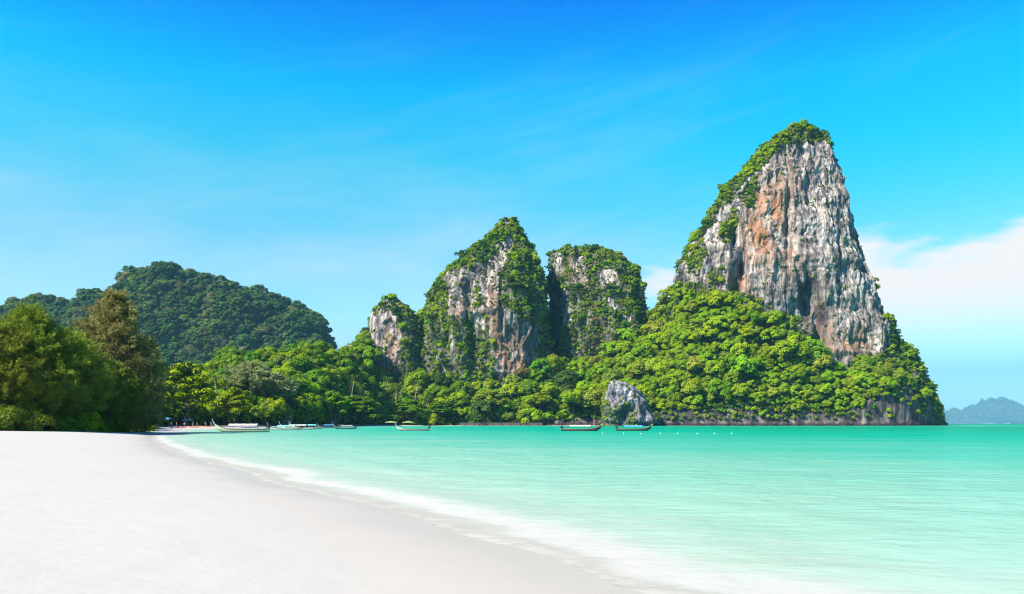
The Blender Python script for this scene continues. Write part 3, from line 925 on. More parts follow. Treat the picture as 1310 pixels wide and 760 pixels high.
TREE['mid'] = [round_tree('leaf_mid', R=rng.uniform(4.2, 5.2), H=rng.uniform(3.6, 5.0), ncl=int(rng.integers(18, 27))) for _ in range(4)]
TREE['deep'] = [round_tree('leaf_deep', R=rng.uniform(4.2, 5.2), H=rng.uniform(3.6, 5.0), ncl=int(rng.integers(18, 27))) for _ in range(3)]
TREE['yellow'] = [round_tree('leaf_yellow', R=4.4, H=3.4, ncl=18) for _ in range(2)]
TREE['olive'] = [round_tree('leaf_olive', R=4.0, H=3.2, ncl=16, per=150, bark='bark_pale') for _ in range(2)]
TREE['far'] = [round_tree(m_, R=5.0, H=h_, ncl=14, per=90, rc=2.2, leaf=0.62) for m_, h_ in (('leaf_far', 3.8), ('leaf_far', 4.6), ('leaf_far', 3.2), ('leaf_far_lit', 3.8), ('leaf_far_olive', 3.4))]
def umbrella_tree(mat, R=9.0, tiers=4, zc=7.0, per=200):
    P, N, T = [], [], []
    for k in range(tiers):
        z = zc + k * 1.7
        rr = R * (1 - 0.20 * k) * (0.85 if k == 0 else 1)
        nc = int(9 + rr * 1.2)
        for i in range(nc):
            a = i * 2.39996 + k
            f = math.sqrt((i + 0.5) / nc) * rng.uniform(0.8, 1.08)
            c = np.array([rr * f * math.cos(a), rr * f * math.sin(a), z - 0.13 * f * rr * (1 if k else 1.3) + rng.normal() * 0.65])
            d = rng.normal(size=(per, 3)); d /= np.linalg.norm(d, axis=1)[:, None]
            d[:, 2] = np.abs(d[:, 2]) * np.where(rng.uniform(size=per) < 0.25, -1, 1)
            P.append(c + d * np.array([1.7, 1.7, 0.85]) * rng.uniform(0.7, 1.25) * rng.uniform(0.6, 1.05, per)[:, None])
            N.append(d * 0.5 + np.array([0, 0, 0.9]) + rng.normal(size=(per, 3)) * 0.35)
            T.append(rng.uniform(0, 0.5) + rng.uniform(0, 0.5, per))
    P, N, T = map(np.concatenate, (P, N, T))
    return (trunk_mesh('trunk', zc + 4, 0.42, M['bark'], 9, R * 0.62, 0.45), leaves(P, N, 0.40 * rng.uniform(0.7, 1.25, len(P)), T, M[mat], 'crown'))
TREE['umbrella'] = [umbrella_tree('leaf_bright', 9.0, 4), umbrella_tree('leaf_bright', 8.0, 3)]
TREE['umbrella_yellow'] = [umbrella_tree('leaf_yellow', 9.0, 3)]
TREE['umbrella_mid'] = [umbrella_tree('leaf_mid', 8.0, 4)]
def casuarina(mat, H=17.0, R=5.0, nb=90, per=230, low=0.1, wid=0.035, L=(0.45, 0.95), bark='bark_red', droop=0.8):
    """feathery needle tree: limbs with hanging sprays of needles"""
    m = MB()
    top = Vector((rng.normal() * 0.5, rng.normal() * 0.5, H * 0.97))
    m.tube([(0, 0, -1), (0, 0, 0), (top.x * 0.3, top.y * 0.3, H * 0.35), (top.x * 0.7, top.y * 0.7, H * 0.7), top], [0.5, 0.42, 0.30, 0.17, 0.03], 7)
    P0, P1, T = [], [], []
    for k in range(nb):
        t = low + (0.98 - low) * ((k + rng.uniform()) / nb)
        a = k * 2.39996 + rng.normal() * 0.4
        z0 = H * t
        reach = R * (math.sin(math.pi * min(1, (t * 0.92 + 0.16))) ** 0.75) * rng.uniform(0.55, 1.12) + 0.4
        c0 = np.array([top.x * t, top.y * t, z0])
        rise = rng.uniform(0.1, 0.55) * reach + (0.6 if t > 0.8 else 0)
        c1 = c0 + np.array([math.cos(a) * reach, math.sin(a) * reach, rise])
        cm = (c0 + c1) / 2 + np.array([0, 0, 0.12 * reach])
        m.tube([c0, cm, c1], [0.11 * (1.1 - t), 0.06 * (1.1 - t) + 0.01, 0.012], 4)
        # plumes: upswept feathers along the limb, each a fan of needles
        for q_ in range(7):
            k_ = per // 7
            u = rng.uniform(0.2, 1.0) ** 0.8
            b0 = (1 - u) ** 2 * c0 + 2 * u * (1 - u) * cm + u ** 2 * c1 + rng.normal(size=3) * np.array([0.3, 0.3, 0.2])
            ax = np.array([math.cos(a), math.sin(a), 0.0]) * rng.uniform(0.2, 1.0) + rng.normal(size=3) * 0.35 + np.array([0, 0, rng.uniform(0.1, 1.0)])
            ax /= np.linalg.norm(ax)
            ln = rng.uniform(0.9, 1.8) * (R / 5.0)
            tq = rng.uniform(0, 1, k_)
            base = b0 + ax * (tq * ln)[:, None] + rng.normal(size=(k_, 3)) * 0.07
            d = ax * 0.7 + rng.normal(size=(k_, 3)) * 0.55 + np.array([0, 0, -1]) * (droop * rng.uniform(0, 0.9, k_))[:, None]
            d /= np.linalg.norm(d, axis=1)[:, None]
            P0.append(base); P1.append(base + d * (rng.uniform(*L, k_) * (1.1 - 0.6 * tq))[:, None])
            T.append(np.clip(rng.uniform(0, 0.7) + rng.uniform(0, 0.3, k_), 0, 1))
    P0, P1, T = map(np.concatenate, (P0, P1, T))
    n = len(P0)
    side = np.cross(P1 - P0, rng.normal(size=(n, 3))); side /= np.linalg.norm(side, axis=1)[:, None] + 1e-9
    wv = wid * rng.uniform(0.7, 1.4, n)[:, None]
    mid = (P0 + P1) / 2
    V = np.stack([P0, mid + side * wv, P1, mid - side * wv], 1).reshape(-1, 3)
    me = mesh_np('crown', V, np.arange(4 * n).reshape(-1, 4), smooth=False, attrs={'tint': np.repeat(T, 4)}, mats=[M[mat]])
    return (m.mesh('trunk', M[bark], True), me)
TREE['casuarina'] = [casuarina('needle_green', 15, 5.8, 170, 250, 0.03, 0.05), casuarina('needle_green', 13, 5.4, 160, 250, 0.03, 0.05)]
TREE['casuarina_brown'] = [casuarina('needle_brown', 19, 4.8, 170, 210, 0.03, 0.05)]
TREE['feathery'] = [casuarina('needle_pale', 17, 8.0, 70, 180, 0.25, 0.12, (0.9, 1.7), 'bark_pale', 0.4)]
def palm(H=12.0, lean=1.6, nf=17, L=4.2):
    m = MB()
    a = rng.uniform(0, 6.28)
    tip = Vector((math.cos(a) * lean, math.sin(a) * lean, H))
    pts = [(0, 0, -1), (0, 0, 0), (tip.x * 0.12, tip.y * 0.12, H * 0.33), (tip.x * 0.45, tip.y * 0.45, H * 0.68), tip]
    m.tube(pts, [0.30, 0.26, 0.19, 0.16, 0.13], 7)
    V, Q, T, MI = [], [], [], []
    for k in range(nf):
        az = k * 2.39996
        up = 1.1 - 2.0 * k / nf
        dry = k >= nf - 2
        d = np.array([math.cos(az), math.sin(az), 0])
        s = np.array([-d[1], d[0], 0])
        ns = 18
        prev = None
        for i in range(ns):
            t = i / (ns - 1)
            c = np.array(tip) + d * L * (t * math.cos(up * 0.7) * 0.95) + np.array([0, 0, L * (math.sin(up) * t - 0.75 * t * t)])
            wv = 0.55 * math.sin(math.pi * min(1, t * 0.9 + 0.1)) + 0.05
            for sg in (-1, 1):
                b = len(V)
                tipw = c + s * sg * wv * 1.3 + d * 0.4 + np.array([0, 0, -0.45 * wv])
                V += [c, c + d * 0.17, tipw + d * 0.04, tipw]
                Q.append((b, b + 1, b + 2, b + 3)); T += [rng.uniform()] * 4; MI.append(1 if dry else 0)
    me = mesh_np('fronds', np.array(V), np.array(Q), smooth=False, attrs={'tint': T}, mats=[M['palm_leaf'], M['palm_dry']], mi=MI)
    return (m.mesh('trunk', M['bark_pale'], True), me)
TREE['palm'] = [palm(12, 1.6), palm(14, 2.4), palm(10, 1.0)]
def bush(mat, R=2.6, ncl=9, per=75, leaf=0.42, H=2.0):
    p, n, t = crown_pts(R, H, 1.2, ncl, per, R * 0.46, 0.85)
    return leaves(p, n, leaf * rng.uniform(0.7, 1.25, len(p)), t, M[mat], 'bush')
def protos(name, meshes):
    c = bpy.data.collections.new(name)
    for i, me in enumerate(meshes):
        o = bpy.data.objects.new('%s_%02d' % (name, i), me)
        c.objects.link(o)
    return c
def joined_tree(tr):
    """trunk and crown in one mesh, for the uncounted mass"""
    a, b = tr
    bm = bmesh.new()
    bm.from_mesh(a)
    for f in bm.faces: f.material_index = 0
    bm.from_mesh(b)
    na = len(a.polygons)
    bm.faces.ensure_lookup_table()
    for f in bm.faces[na:]: f.material_index = 1
    me = bpy.data.meshes.new('tree_mass')
    bm.to_mesh(me); bm.free()
    me.materials.append(a.materials[0]); me.materials.append(b.materials[0])
    return me
BUSH_KINDS = [bush('leaf_bright'), bush('leaf_mid'), bush('leaf_mid', 2.2), bush('leaf_deep'), bush('leaf_deep', 3.0), bush('leaf_yellow', 2.2, 7), bush('leaf_bright', 2.4, 7), bush('leaf_olive', 2.2, 6, 60)]
C_BUSH = protos('bush_kind', BUSH_KINDS)
NEAR_BUSH = {k: bush(m, 2.6, 12, 420, 0.15) for k, m in enumerate(['leaf_bright', 'leaf_mid', 'leaf_mid', 'needle_green', 'needle_green', 'leaf_yellow'])}
FAR_KINDS = [joined_tree(t) for t in TREE['far']]
C_FAR = protos('far_kind', FAR_KINDS)
MASS_LIST = TREE['bright'] + TREE['mid'] + TREE['deep'] + TREE['yellow'] + TREE['olive']
MASS_KIND = ['bright'] * 4 + ['mid'] * 4 + ['deep'] * 3 + ['yellow'] * 2 + ['olive'] * 2
C_MASS = protos('mass_kind', [joined_tree(t) for t in MASS_LIST])

def stuff_scatter(name, coll, pos, rot, scl, idx, label, cat=None):
    me = mesh_points(name, pos, rot, scl, idx)
    o = add(name, me)
    ng = bpy.data.node_groups.new(name + '_nodes', 'GeometryNodeTree')
    ng.interface.new_socket('Geometry', in_out='INPUT', socket_type='NodeSocketGeometry')
    ng.interface.new_socket('Geometry', in_out='OUTPUT', socket_type='NodeSocketGeometry')
    gi = ng.nodes.new('NodeGroupInput'); go = ng.nodes.new('NodeGroupOutput')
    ci = ng.nodes.new('GeometryNodeCollectionInfo')
    ci.inputs['Collection'].default_value = coll
    ci.inputs['Separate Children'].default_value = True
    ci.inputs['Reset Children'].default_value = True
    ip = ng.nodes.new('GeometryNodeInstanceOnPoints')
    ip.inputs['Pick Instance'].default_value = True
    def na(n, t):
        x = ng.nodes.new('GeometryNodeInputNamedAttribute'); x.data_type = t
        x.inputs['Name'].default_value = n
        return x.outputs['Attribute']
    ng.links.new(gi.outputs[0], ip.inputs['Points'])
    ng.links.new(ci.outputs[0], ip.inputs['Instance'])
    ng.links.new(na('idx', 'INT'), ip.inputs['Instance Index'])
    e = ng.nodes.new('FunctionNodeEulerToRotation')
    ng.links.new(na('rot', 'FLOAT_VECTOR'), e.inputs[0])
    ng.links.new(e.outputs[0], ip.inputs['Rotation'])
    ng.links.new(na('scl', 'FLOAT_VECTOR'), ip.inputs['Scale'])
    ng.links.new(ip.outputs[0], go.inputs[0])
    md = o.modifiers.new('scatter', 'NODES'); md.node_group = ng
    tag(o, label, cat, kind='stuff')
    return o
def mesh_points(name, pos, rot, scl, idx):
    me = bpy.data.meshes.new(name)
    me.vertices.add(len(pos))
    me.vertices.foreach_set('co', np.asarray(pos, np.float32).ravel())
    for n, a in (('rot', rot), ('scl', scl)):
        at = me.attributes.new(n, 'FLOAT_VECTOR', 'POINT'); at.data.foreach_set('vector', np.asarray(a, np.float32).ravel())
    at = me.attributes.new('idx', 'INT', 'POINT'); at.data.foreach_set('value', np.asarray(idx, np.int32))
    me.update()
    return me
def sample(s, n, weight=None):
    wgt = s['area'] * s['veg'] * (1 if weight is None else weight)
    f = rng.choice(len(wgt), n, p=wgt / wgt.sum())
    u, v = rng.uniform(size=n)[:, None], rng.uniform(size=n)[:, None]
    q = s['quads'][f]
    p = q[:, 0] * (1 - u) * (1 - v) + q[:, 1] * u * (1 - v) + q[:, 2] * u * v + q[:, 3] * (1 - u) * v
    return p, s['nrm'][f]
def thin(p, r):
    """dart throwing: keep points at least r apart"""
    r = np.broadcast_to(r, len(p))
    cell = float(np.max(r))
    g, out = {}, []
    for i, a in enumerate(p):
        k = tuple((a // cell).astype(int))
        ok = True
        for dx in (-1, 0, 1):
            for dy in (-1, 0, 1):
                for dz in (-1, 0, 1):
                    for j in g.get((k[0] + dx, k[1] + dy, k[2] + dz), ()):
                        if np.sum((p[j] - a) ** 2) < r[i] * r[i]:
                            ok = False; break
                    if not ok: break
                if not ok: break
            if not ok: break
        if ok:
            g.setdefault(k, []).append(i); out.append(i)
    return np.array(out)

# ---- shrubs rooted on the rocks
bp, bs, bi = [], [], []
def plant_rock(s, n, r, smin, smax, kinds, sideboost=None):
    # fewer on the landward side, which nobody sees from the beach
    wgt = np.where(s['nrm'][:, 1] > 0.45, 0.12, 1.0)
    p, nr = sample(s, n, wgt)
    # ledges and gullies carry more growth than the sheer stone
    keep_ = rng.uniform(size=n) < np.clip(0.58 + 1.2 * nr[:, 2] + 1.1 * fbm(p / np.array([11.0, 11.0, 24.0]) + 50, 3), 0.04, 1)
    p, nr = p[keep_], nr[keep_]
    k = thin(p, r)
    p, nr = p[k], nr[k]
    up = np.clip(nr[:, 2], 0, 1)
    sc = rng.uniform(smin, smax, len(p)) * (0.58 + 0.5 * up) * np.where(rng.uniform(size=len(p)) < 0.12, 1.5, 1.0)
    p = p + nr * (0.1 * sc[:, None]) - np.array([0, 0, 1.0]) * sc[:, None]
    # patches of one kind
    v = fbm(p / 22.0 + 4, 2) + rng.normal(size=len(p)) * 0.22
    o = np.clip(((v + 0.55) / 1.1 * len(kinds)).astype(int), 0, len(kinds) - 1)
    bp.append(p); bs.append(sc); bi.append(np.array(kinds)[o])
plant_rock(s_big, 14000, 2.5, 0.75, 1.35, [3, 1, 1, 5, 0, 6, 2, 5, 0])
plant_rock(s_pb, 14000, 2.5, 0.7, 1.25, [3, 2, 1, 0, 6, 0, 1, 5, 3])
plant_rock(s_pa, 3500, 2.8, 0.6, 1.1, [3, 1, 0, 6, 5, 1])
plant_rock(s_rg, 3500, 2.6, 0.8, 1.3, [1, 0, 6, 0, 3])
plant_rock(s_pc, 14000, 2.5, 0.7, 1.25, [3, 1, 5, 2, 0, 5, 1, 6, 7])
plant_rock(s_pr, 500, 2.2, 0.5, 0.8, [5, 6, 0])
for s_, n_ in ((s_big, 420), (s_pb, 260), (s_pa, 70), (s_pc, 160), (s_pr, 30)):
    inv_ = dict(s_); inv_['veg'] = np.clip(1 - s_['veg'], 0, 1) * (s_['nrm'][:, 1] < 0.2) * (0.15 + np.clip(s_['nrm'][:, 2] + 0.15, 0, 1) ** 1.5)
    p, nr = sample(inv_, n_)
    sc = rng.uniform(0.18, 0.5, len(p))
    bp.append(p - np.array([0, 0, 0.4]) * sc[:, None]); bs.append(sc); bi.append(rng.choice([0, 1, 1, 3, 5, 7], len(p)))
bp = np.concatenate(bp); bs = np.concatenate(bs); bi = np.concatenate(bi)
rot = np.stack([rng.normal(size=len(bp)) * 0.15, rng.normal(size=len(bp)) * 0.15, rng.uniform(0, 6.28, len(bp))], 1)
stuff_scatter('cliff_shrubs', C_BUSH, bp, rot, np.stack([bs, bs, bs * rng.uniform(0.8, 1.2, len(bs))], 1), bi, 'green shrubs and creepers clinging to the limestone cliffs')

# ---- wood on the far hill and the far island
p, nr = sample(s_far, 16000, np.where(s_far['quads'][:, 0, 1] > 1330, 0.05, 1.0))
k = thin(p, 6.3); p = p[k]
sc = 0.65 + 1.2 * rng.uniform(size=len(p)) ** 1.7
p[:, 2] -= 5.5 * sc
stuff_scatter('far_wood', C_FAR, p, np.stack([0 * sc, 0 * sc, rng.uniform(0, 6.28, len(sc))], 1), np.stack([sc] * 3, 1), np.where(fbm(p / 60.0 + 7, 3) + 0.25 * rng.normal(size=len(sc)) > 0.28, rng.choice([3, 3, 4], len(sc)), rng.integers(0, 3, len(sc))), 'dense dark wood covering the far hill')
p, nr = sample(s_isl, 14000, np.where((s_isl['quads'][:, 0, 1] > 12560) | (s_isl['quads'][:, 0, 0] > 8700), 0.03, 1.0))
k = thin(p, 24.0); p = p[k]
sc = rng.uniform(1.8, 3.4, len(p))
p[:, 2] -= 7.5 * sc
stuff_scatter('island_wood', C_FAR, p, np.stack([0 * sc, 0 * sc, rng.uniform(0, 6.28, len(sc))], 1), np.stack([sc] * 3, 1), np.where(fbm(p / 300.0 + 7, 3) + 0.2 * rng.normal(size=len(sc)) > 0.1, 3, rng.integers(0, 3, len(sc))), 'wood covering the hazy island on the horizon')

# ---- jungle on the hillside: single trees in front, the mass behind them
def tree_thing(kind, v, loc, scale, rz, name, label, cat='tree', group=None):
    tr, cr = TREE[kind][v % len(TREE[kind])]
    e = bpy.data.objects.new(name, None)
    COL.objects.link(e)
    e.empty_display_size = 0.5
    e.location = loc
    e.rotation_euler = (0, 0, rz)
    e.scale = scale if hasattr(scale, '__len__') else (scale,) * 3
    add('trunk', tr, e)
    add('crown', cr, e)
    return tag(e, label, cat, group)
def ground_z(x, y):
    d = shore_dist(np.array([float(x)]), np.array([float(y)]))[0]
    return float(land_z(np.array([d]), 0, 0)[0])

# marked trees of the shore, each one told apart in the photograph: kind, variant, px, foot row or distance, top row, width px
SHORE = [
    ('casuarina', 0, -70, 108, 404, 150, 'dark green feathery needle tree at the near end of the beach wood'),
    ('casuarina', 1, -8, 104, 396, 125, 'dark green needle tree rising at the picture edge above the shaded sand'),
    ('casuarina', 0, 44, 110, 392, 130, 'broad dark green needle tree, bushy and rounded, in the middle of the beach wood'),
    ('casuarina', 1, 20, 122, 400, 110, 'green needle tree filling the gap behind the two foremost ones'),
    ('casuarina', 1, 88, 118, 408, 110, 'lower green needle tree between the rounded and the brown one'),
    ('casuarina_brown', 0, 156, 132, 368, 100, 'tall brownish needle tree with wispy pointed top, last of the beach wood'),
    ('casuarina_brown', 0, 184, 146, 428, 66, 'short brownish needle tree leaning out over the kayaks'),
    ('casuarina_brown', 0, 122, 140, 392, 92, 'brownish needle tree half hidden beside the tallest brown one'),
    ('casuarina', 1, 140, 126, 452, 90, 'low green needle tree under the tall brown one'),
    ('umbrella', 0, 238, 292, 466, 96, 'wide spreading bright green tree with flat layered crown beside the needle trees'),
    ('umbrella', 1, 300, 330, 492, 74, 'low spreading green tree above the pale green moored boat'),
    ('feathery', 0, 322, 392, 464, 92, 'pale grey-green feathery tree standing over the moored boats'),
    ('feathery', 0, 352, 402, 478, 60, 'smaller pale feathery tree beside the larger one'),
    ('umbrella', 1, 428, 470, 498, 66, 'layered bright green tree leaning over the water by the dinghy'),
    ('umbrella_mid', 0, 462, 520, 508, 62, 'dark layered tree at the bend of the beach'),
    ('umbrella', 0, 525, 600, 512, 62, 'low layered green tree behind the white boat'),
    ('umbrella_mid', 0, 566, 605, 514, 52, 'dark low tree right of the white boat at the seawall end'),
    ('umbrella_yellow', 0, 632, 614, 498, 66, 'broad yellow-green domed tree above the dark seawall'),
    ('umbrella', 1, 692, 614, 500, 54, 'domed green tree next to the yellow-green one on the shore'),
    ('bright', 1, 735, 612, 498, 46, 'round bright green tree beside the pale rock outcrop'),
    ('yellow', 0, 760, 606, 500, 40, 'yellowish round tree leaning against the pale rock outcrop'),
    ('olive', 0, 668, 640, 470, 24, 'pale olive tree at the foot of the streaked wall'),
    ('olive', 1, 756, 690, 458, 24, 'pale olive tree below the flat-topped peak'),
]
PRO = {'casuarina': (16.3, 12), 'casuarina_brown': (20.6, 10), 'umbrella': (13.2, 20), 'umbrella_mid': (13.2, 18), 'umbrella_yellow': (11.8, 20), 'feathery': (18, 17), 'bright': (12.6, 12), 'yellow': (12, 11), 'olive': (12, 10), 'palm': (13, 8)}
marked = []
for i, (kind, v, px, D, top, wpx, label) in enumerate(SHORE):
    x = (px - 655) / F * D
    hs = None
    # stand on the hillside sheet or on the sand
    m = np.argmin((VH[..., 0] - x) ** 2 + (VH[..., 1] - D) ** 2)
    vh = VH.reshape(-1, 3)[m]
    near = math.hypot(vh[0] - x, vh[1] - D) < 6
    z = max(vh[2] if near else -9, ground_z(x, D)) - 0.1
    ht = CAMH + (HZ - top) / F * D - z
    hp, wp = PRO[kind]
    sz = ht / hp
    sx = wpx / F * D / wp
    sx = min(max(sx, 0.5 * sz), 1.7 * sz)
    tree_thing(kind, v, (x, D, z), (sx, sx, sz), i * 1.7, {'casuarina': 'needle_tree', 'casuarina_brown': 'needle_tree', 'feathery': 'feathery_tree'}.get(kind, 'shore_tree'), label)
    marked.append((x, D))
marked = np.array(marked)
# shrubs at the foot of the beach wood
for i, (px_, D, sc_, kk_, lab) in enumerate([
        (8, 100, 1.0, 3, 'deep green shrub at the picture edge under the foremost needle tree'), (34, 103, 0.9, 4, 'dark shrub at the foot of the rounded needle tree'),
        (62, 108, 0.8, 3, 'low dark shrub between the two green needle trees'), (88, 110, 0.75, 1, 'green shrub under the lower green needle tree'),
        (112, 116, 0.95, 0, 'bright green shrub glowing at the foot of the beach wood'), (132, 120, 0.7, 2, 'mid green shrub beside the bright one'),
        (156, 126, 0.6, 1, 'green shrub above the boulders'), (176, 138, 0.7, 5, 'yellow-green shrub before the thatched hut'), (-24, 98, 1.1, 4, 'large dark shrub beyond the foremost needle tree'),
        (190, 160, 0.7, 0, 'small bright shrub at the end of the beach wood')]):
    x = (px_ - 655) / F * D
    o_ = add('shrub', NEAR_BUSH[kk_], None, (x, D, ground_z(x, D) - 0.5), (0, 0, i), sc_)
    tag(o_, lab, 'shrub', 'shrubs at the foot of the beach wood')

# coconut palms
PALMS = [(366, 440, 488), (384, 450, 480), (398, 470, 492), (412, 480, 484), (448, 540, 482), (460, 560, 476), (478, 600, 478), (492, 602, 484), (506, 604, 480), (515, 604, 490), (530, 606, 488), (545, 606, 498), (280, 335, 472), (388, 500, 470), (424, 520, 488)]
pl = ['beside the feathery trees', 'behind the turquoise boats', 'behind the moored boats, leaning', 'above the layered shore tree', 'at the bend of the beach', 'below the smallest peak', 'under the short pale wall', 'in the palm grove left of the white boat', 'tall in the palm grove', 'short in the palm grove', 'in the palm grove behind the parasols', 'at the far end of the palm grove', 'beside the wide spreading tree', 'high behind the turquoise boats', 'behind the layered shore tree']
for i, ((px, D, top), where) in enumerate(zip(PALMS, pl)):
    x = (px - 655) / F * D
    m = np.argmin((VH[..., 0] - x) ** 2 + (VH[..., 1] - D) ** 2)
    z = max(VH.reshape(-1, 3)[m][2], 0.3) - 0.2
    sz = max(0.7, (CAMH + (HZ - top) / F * D - z) / 14.0)
    tr, cr = TREE['palm'][i % 3]
    e = bpy.data.objects.new('coconut_palm', None); COL.objects.link(e)
    e.location = (x, D, z); e.rotation_euler = (0, 0, i * 2.1); e.scale = (min(sz, 1.4),) * 2 + (sz,)
    add('trunk', tr, e); add('fronds', cr, e)
    tag(e, 'coconut palm with drooping fronds ' + where, 'palm')

# jungle
P, nr = sample(s_hill, 16000, np.where((s_hill['quads'][:, 0, 1] < 160), 0.25, 1.0))
sz = (0.75 + 1.55 * rng.uniform(size=len(P)) ** 1.4 + 0.4 * fbm(P / 45.0 + 20, 2)) * np.interp(P[:, 1], [100, 300, 420, 590, 640], [0.5, 0.52, 0.62, 0.85, 1.0])
sz = np.where(topx(P)[0] > 1105, np.minimum(sz, 0.95), sz)
sz = np.where(topx(P)[0] > 1160, np.minimum(sz, 0.7), sz)
k = thin(P, 5.5 * sz)
P, sz = P[k], sz[k]
px, py = topx(P)
okm = np.ones(len(P), bool)
dm = np.sqrt(((P[:, None, :2] - marked[None]) ** 2).sum(-1))
okm &= dm.min(1) > 5.0
okm &= (px > -150) & (px < 1188)
# keep the sand strip and the roofs by the shore clear
P, sz, px, py = P[okm], sz[okm], px[okm], py[okm]
v = fbm(P / 38.0 + 11, 3) + rng.normal(size=len(P)) * 0.30
order_k = np.array([8, 4, 0, 9, 5, 0, 1, 6, 2, 11, 3, 0, 4, 12, 1, 7, 11, 2])
ki = order_k[np.clip(((v + 0.75) / 1.5 * len(order_k)).astype(int), 0, len(order_k) - 1)]
# sunlight on the spur below the tall rock put into colour: brighter leaf kinds
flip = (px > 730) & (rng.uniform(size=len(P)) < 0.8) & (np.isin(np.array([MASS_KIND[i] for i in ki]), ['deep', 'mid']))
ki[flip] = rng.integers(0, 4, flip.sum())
score = sz / P[:, 1] * F * np.where((px < 195), 0.2, 1.0) * np.where(py > 535, 1.0, 1.0)
front_edge = np.argsort(-score)
single = np.zeros(len(P), bool)
single[front_edge[:290]] = True
ZONES = [(-999, 200, 'behind the needle trees'), (200, 270, 'behind the wide spreading tree'), (270, 345, 'behind the feathery trees'), (345, 430, 'behind the moored boats'), (430, 500, 'below the smallest peak'),
         (500, 600, 'left of the streaked wall'), (600, 700, 'under the streaked wall'), (700, 770, 'below the flat-topped peak'), (770, 860, 'above the pale outcrop'),
         (860, 930, 'under the tallest rock, landward end'), (930, 1010, 'under the ochre rock patch'), (1010, 1080, 'below the dark rock hollow'), (1080, 1400, 'under the tallest rock, seaward end')]
TONE = {'bright': 'bright green', 'mid': 'mid green', 'deep': 'deep green', 'yellow': 'yellow-green', 'olive': 'pale olive'}
LAB = {}
for i in np.where(single)[0]:
    kind = MASS_KIND[ki[i]]
    z = [n for a, b, n in ZONES if a <= px[i] < b][0]
    size = 'small' if sz[i] < 1.05 else ('large' if sz[i] > 1.5 else 'rounded')
    lev = 'low down' if py[i] > 528 else ('high up' if py[i] < 490 else 'halfway up')
    zf = 0.9 + 0.25 * ((i * 37) % 10) / 10
    shape = 'tall' if zf > 1.06 else ('squat' if zf < 0.97 else 'full')
    LAB.setdefault('%s %s %s tree %s %s' % (size, shape, TONE[kind], lev, z), []).append((px[i], i, kind, z, zf))
NTH = ['leftmost', 'second from left', 'third from left', 'fourth from left', 'fifth from left', 'sixth from left', 'seventh from left', 'eighth from left', 'ninth from left']
for lab, L_ in LAB.items():
    L_.sort()
    for n_, (_, i, kind, z, zf) in enumerate(L_):
        full = lab
        if len(L_) > 1:
            full += ', ' + ('rightmost' if n_ == len(L_) - 1 else NTH[min(n_, 8)])
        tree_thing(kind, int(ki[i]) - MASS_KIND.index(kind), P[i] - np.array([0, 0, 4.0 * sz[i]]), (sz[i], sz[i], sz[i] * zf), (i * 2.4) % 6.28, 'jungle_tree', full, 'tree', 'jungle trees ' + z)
r_ = ~single
pm = P[r_] - np.stack([0 * sz[r_], 0 * sz[r_], 4.0 * sz[r_]], 1)
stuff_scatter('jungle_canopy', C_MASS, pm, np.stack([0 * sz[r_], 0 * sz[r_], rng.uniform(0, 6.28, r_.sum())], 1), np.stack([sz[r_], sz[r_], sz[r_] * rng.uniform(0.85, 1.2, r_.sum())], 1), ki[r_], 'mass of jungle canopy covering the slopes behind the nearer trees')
# undergrowth that closes the forest edge
P2, n2_ = sample(s_hill, 9000, np.where(s_hill['quads'][:, 0, 1] < 150, 0.5, 1.0))
k = thin(P2, 3.6); P2 = P2[k]
px2, py2 = topx(P2)
k = (px2 > -150); P2 = P2[k]
s2 = rng.uniform(0.6, 1.2, len(P2))
P2[:, 2] -= 0.4
stuff_scatter('undergrowth', C_BUSH, P2, np.stack([0 * s2, 0 * s2, rng.uniform(0, 6.28, len(s2))], 1), np.stack([s2] * 3, 1), rng.choice([1, 2, 3, 4, 3, 4, 0], len(s2)), 'leafy undergrowth between the jungle trunks')  # mostly deep kinds: shade in the gaps between crowns is put into leaf colour
# creepers over the low sea cliff
P3_, n3_ = sample(s_hillbare, 2500)
k = thin(P3_, 3.4); P3_ = P3_[k]
k = ((P3_[:, 2] > 4.5 + 3.0 * fbm(P3_ / 25.0, 2)) & ((topx(P3_)[0] < 1100) | (rng.uniform(size=len(P3_)) < 0.25 + 0.5 * (P3_[:, 2] > 20)))) | ((topx(P3_)[0] < 700) & (P3_[:, 2] > 1.5)); P3_ = P3_[k]
s3 = rng.uniform(0.4, 0.95, len(P3_))
P3_[:, 1] -= 0.8
stuff_scatter('sea_cliff_creepers', C_BUSH, P3_, np.stack([0 * s3, 0 * s3, rng.uniform(0, 6.28, len(s3))], 1), np.stack([s3] * 3, 1), rng.choice([0, 1, 2, 5, 6], len(s3)), 'creepers hanging over the rock above the water')

# ------------------------------------------------------------------ boats
def hull_mat(name, c, band, zsplit=0.10, stripe=None):
    t = NT(name)
    g = t.n('ShaderNodeSeparateXYZ')
    t.l(t.n('ShaderNodeTexCoord').outputs['Object'], g.inputs[0])
    f = t.noise(t.pos((1.2, 1.2, 4), obj=True), 1.0, 5, 0.65)
    base = t.mix(f, tuple(x * 0.72 for x in c), c)
    if stripe:
        k = t.math('MULTIPLY', t.smooth(g.outputs[2], 0.34, 0.36), t.smooth(g.outputs[2], 0.50, 0.48))
        base = t.mix(k, base, stripe)
    base = t.mix(t.smooth(t.math('ADD', g.outputs[2], t.math('MULTIPLY', t.math('SUBTRACT', f, 0.5), 0.10)), zsplit + 0.02, zsplit - 0.02), base, band)
    p = t.principled(Base_Color=base, Roughness=0.45)
    return t.done(p.outputs[0])
M['hull_pale'] = hull_mat('paint_pale_green', (0.36, 0.42, 0.34), (0.03, 0.035, 0.02), 0.16, (0.12, 0.18, 0.10))
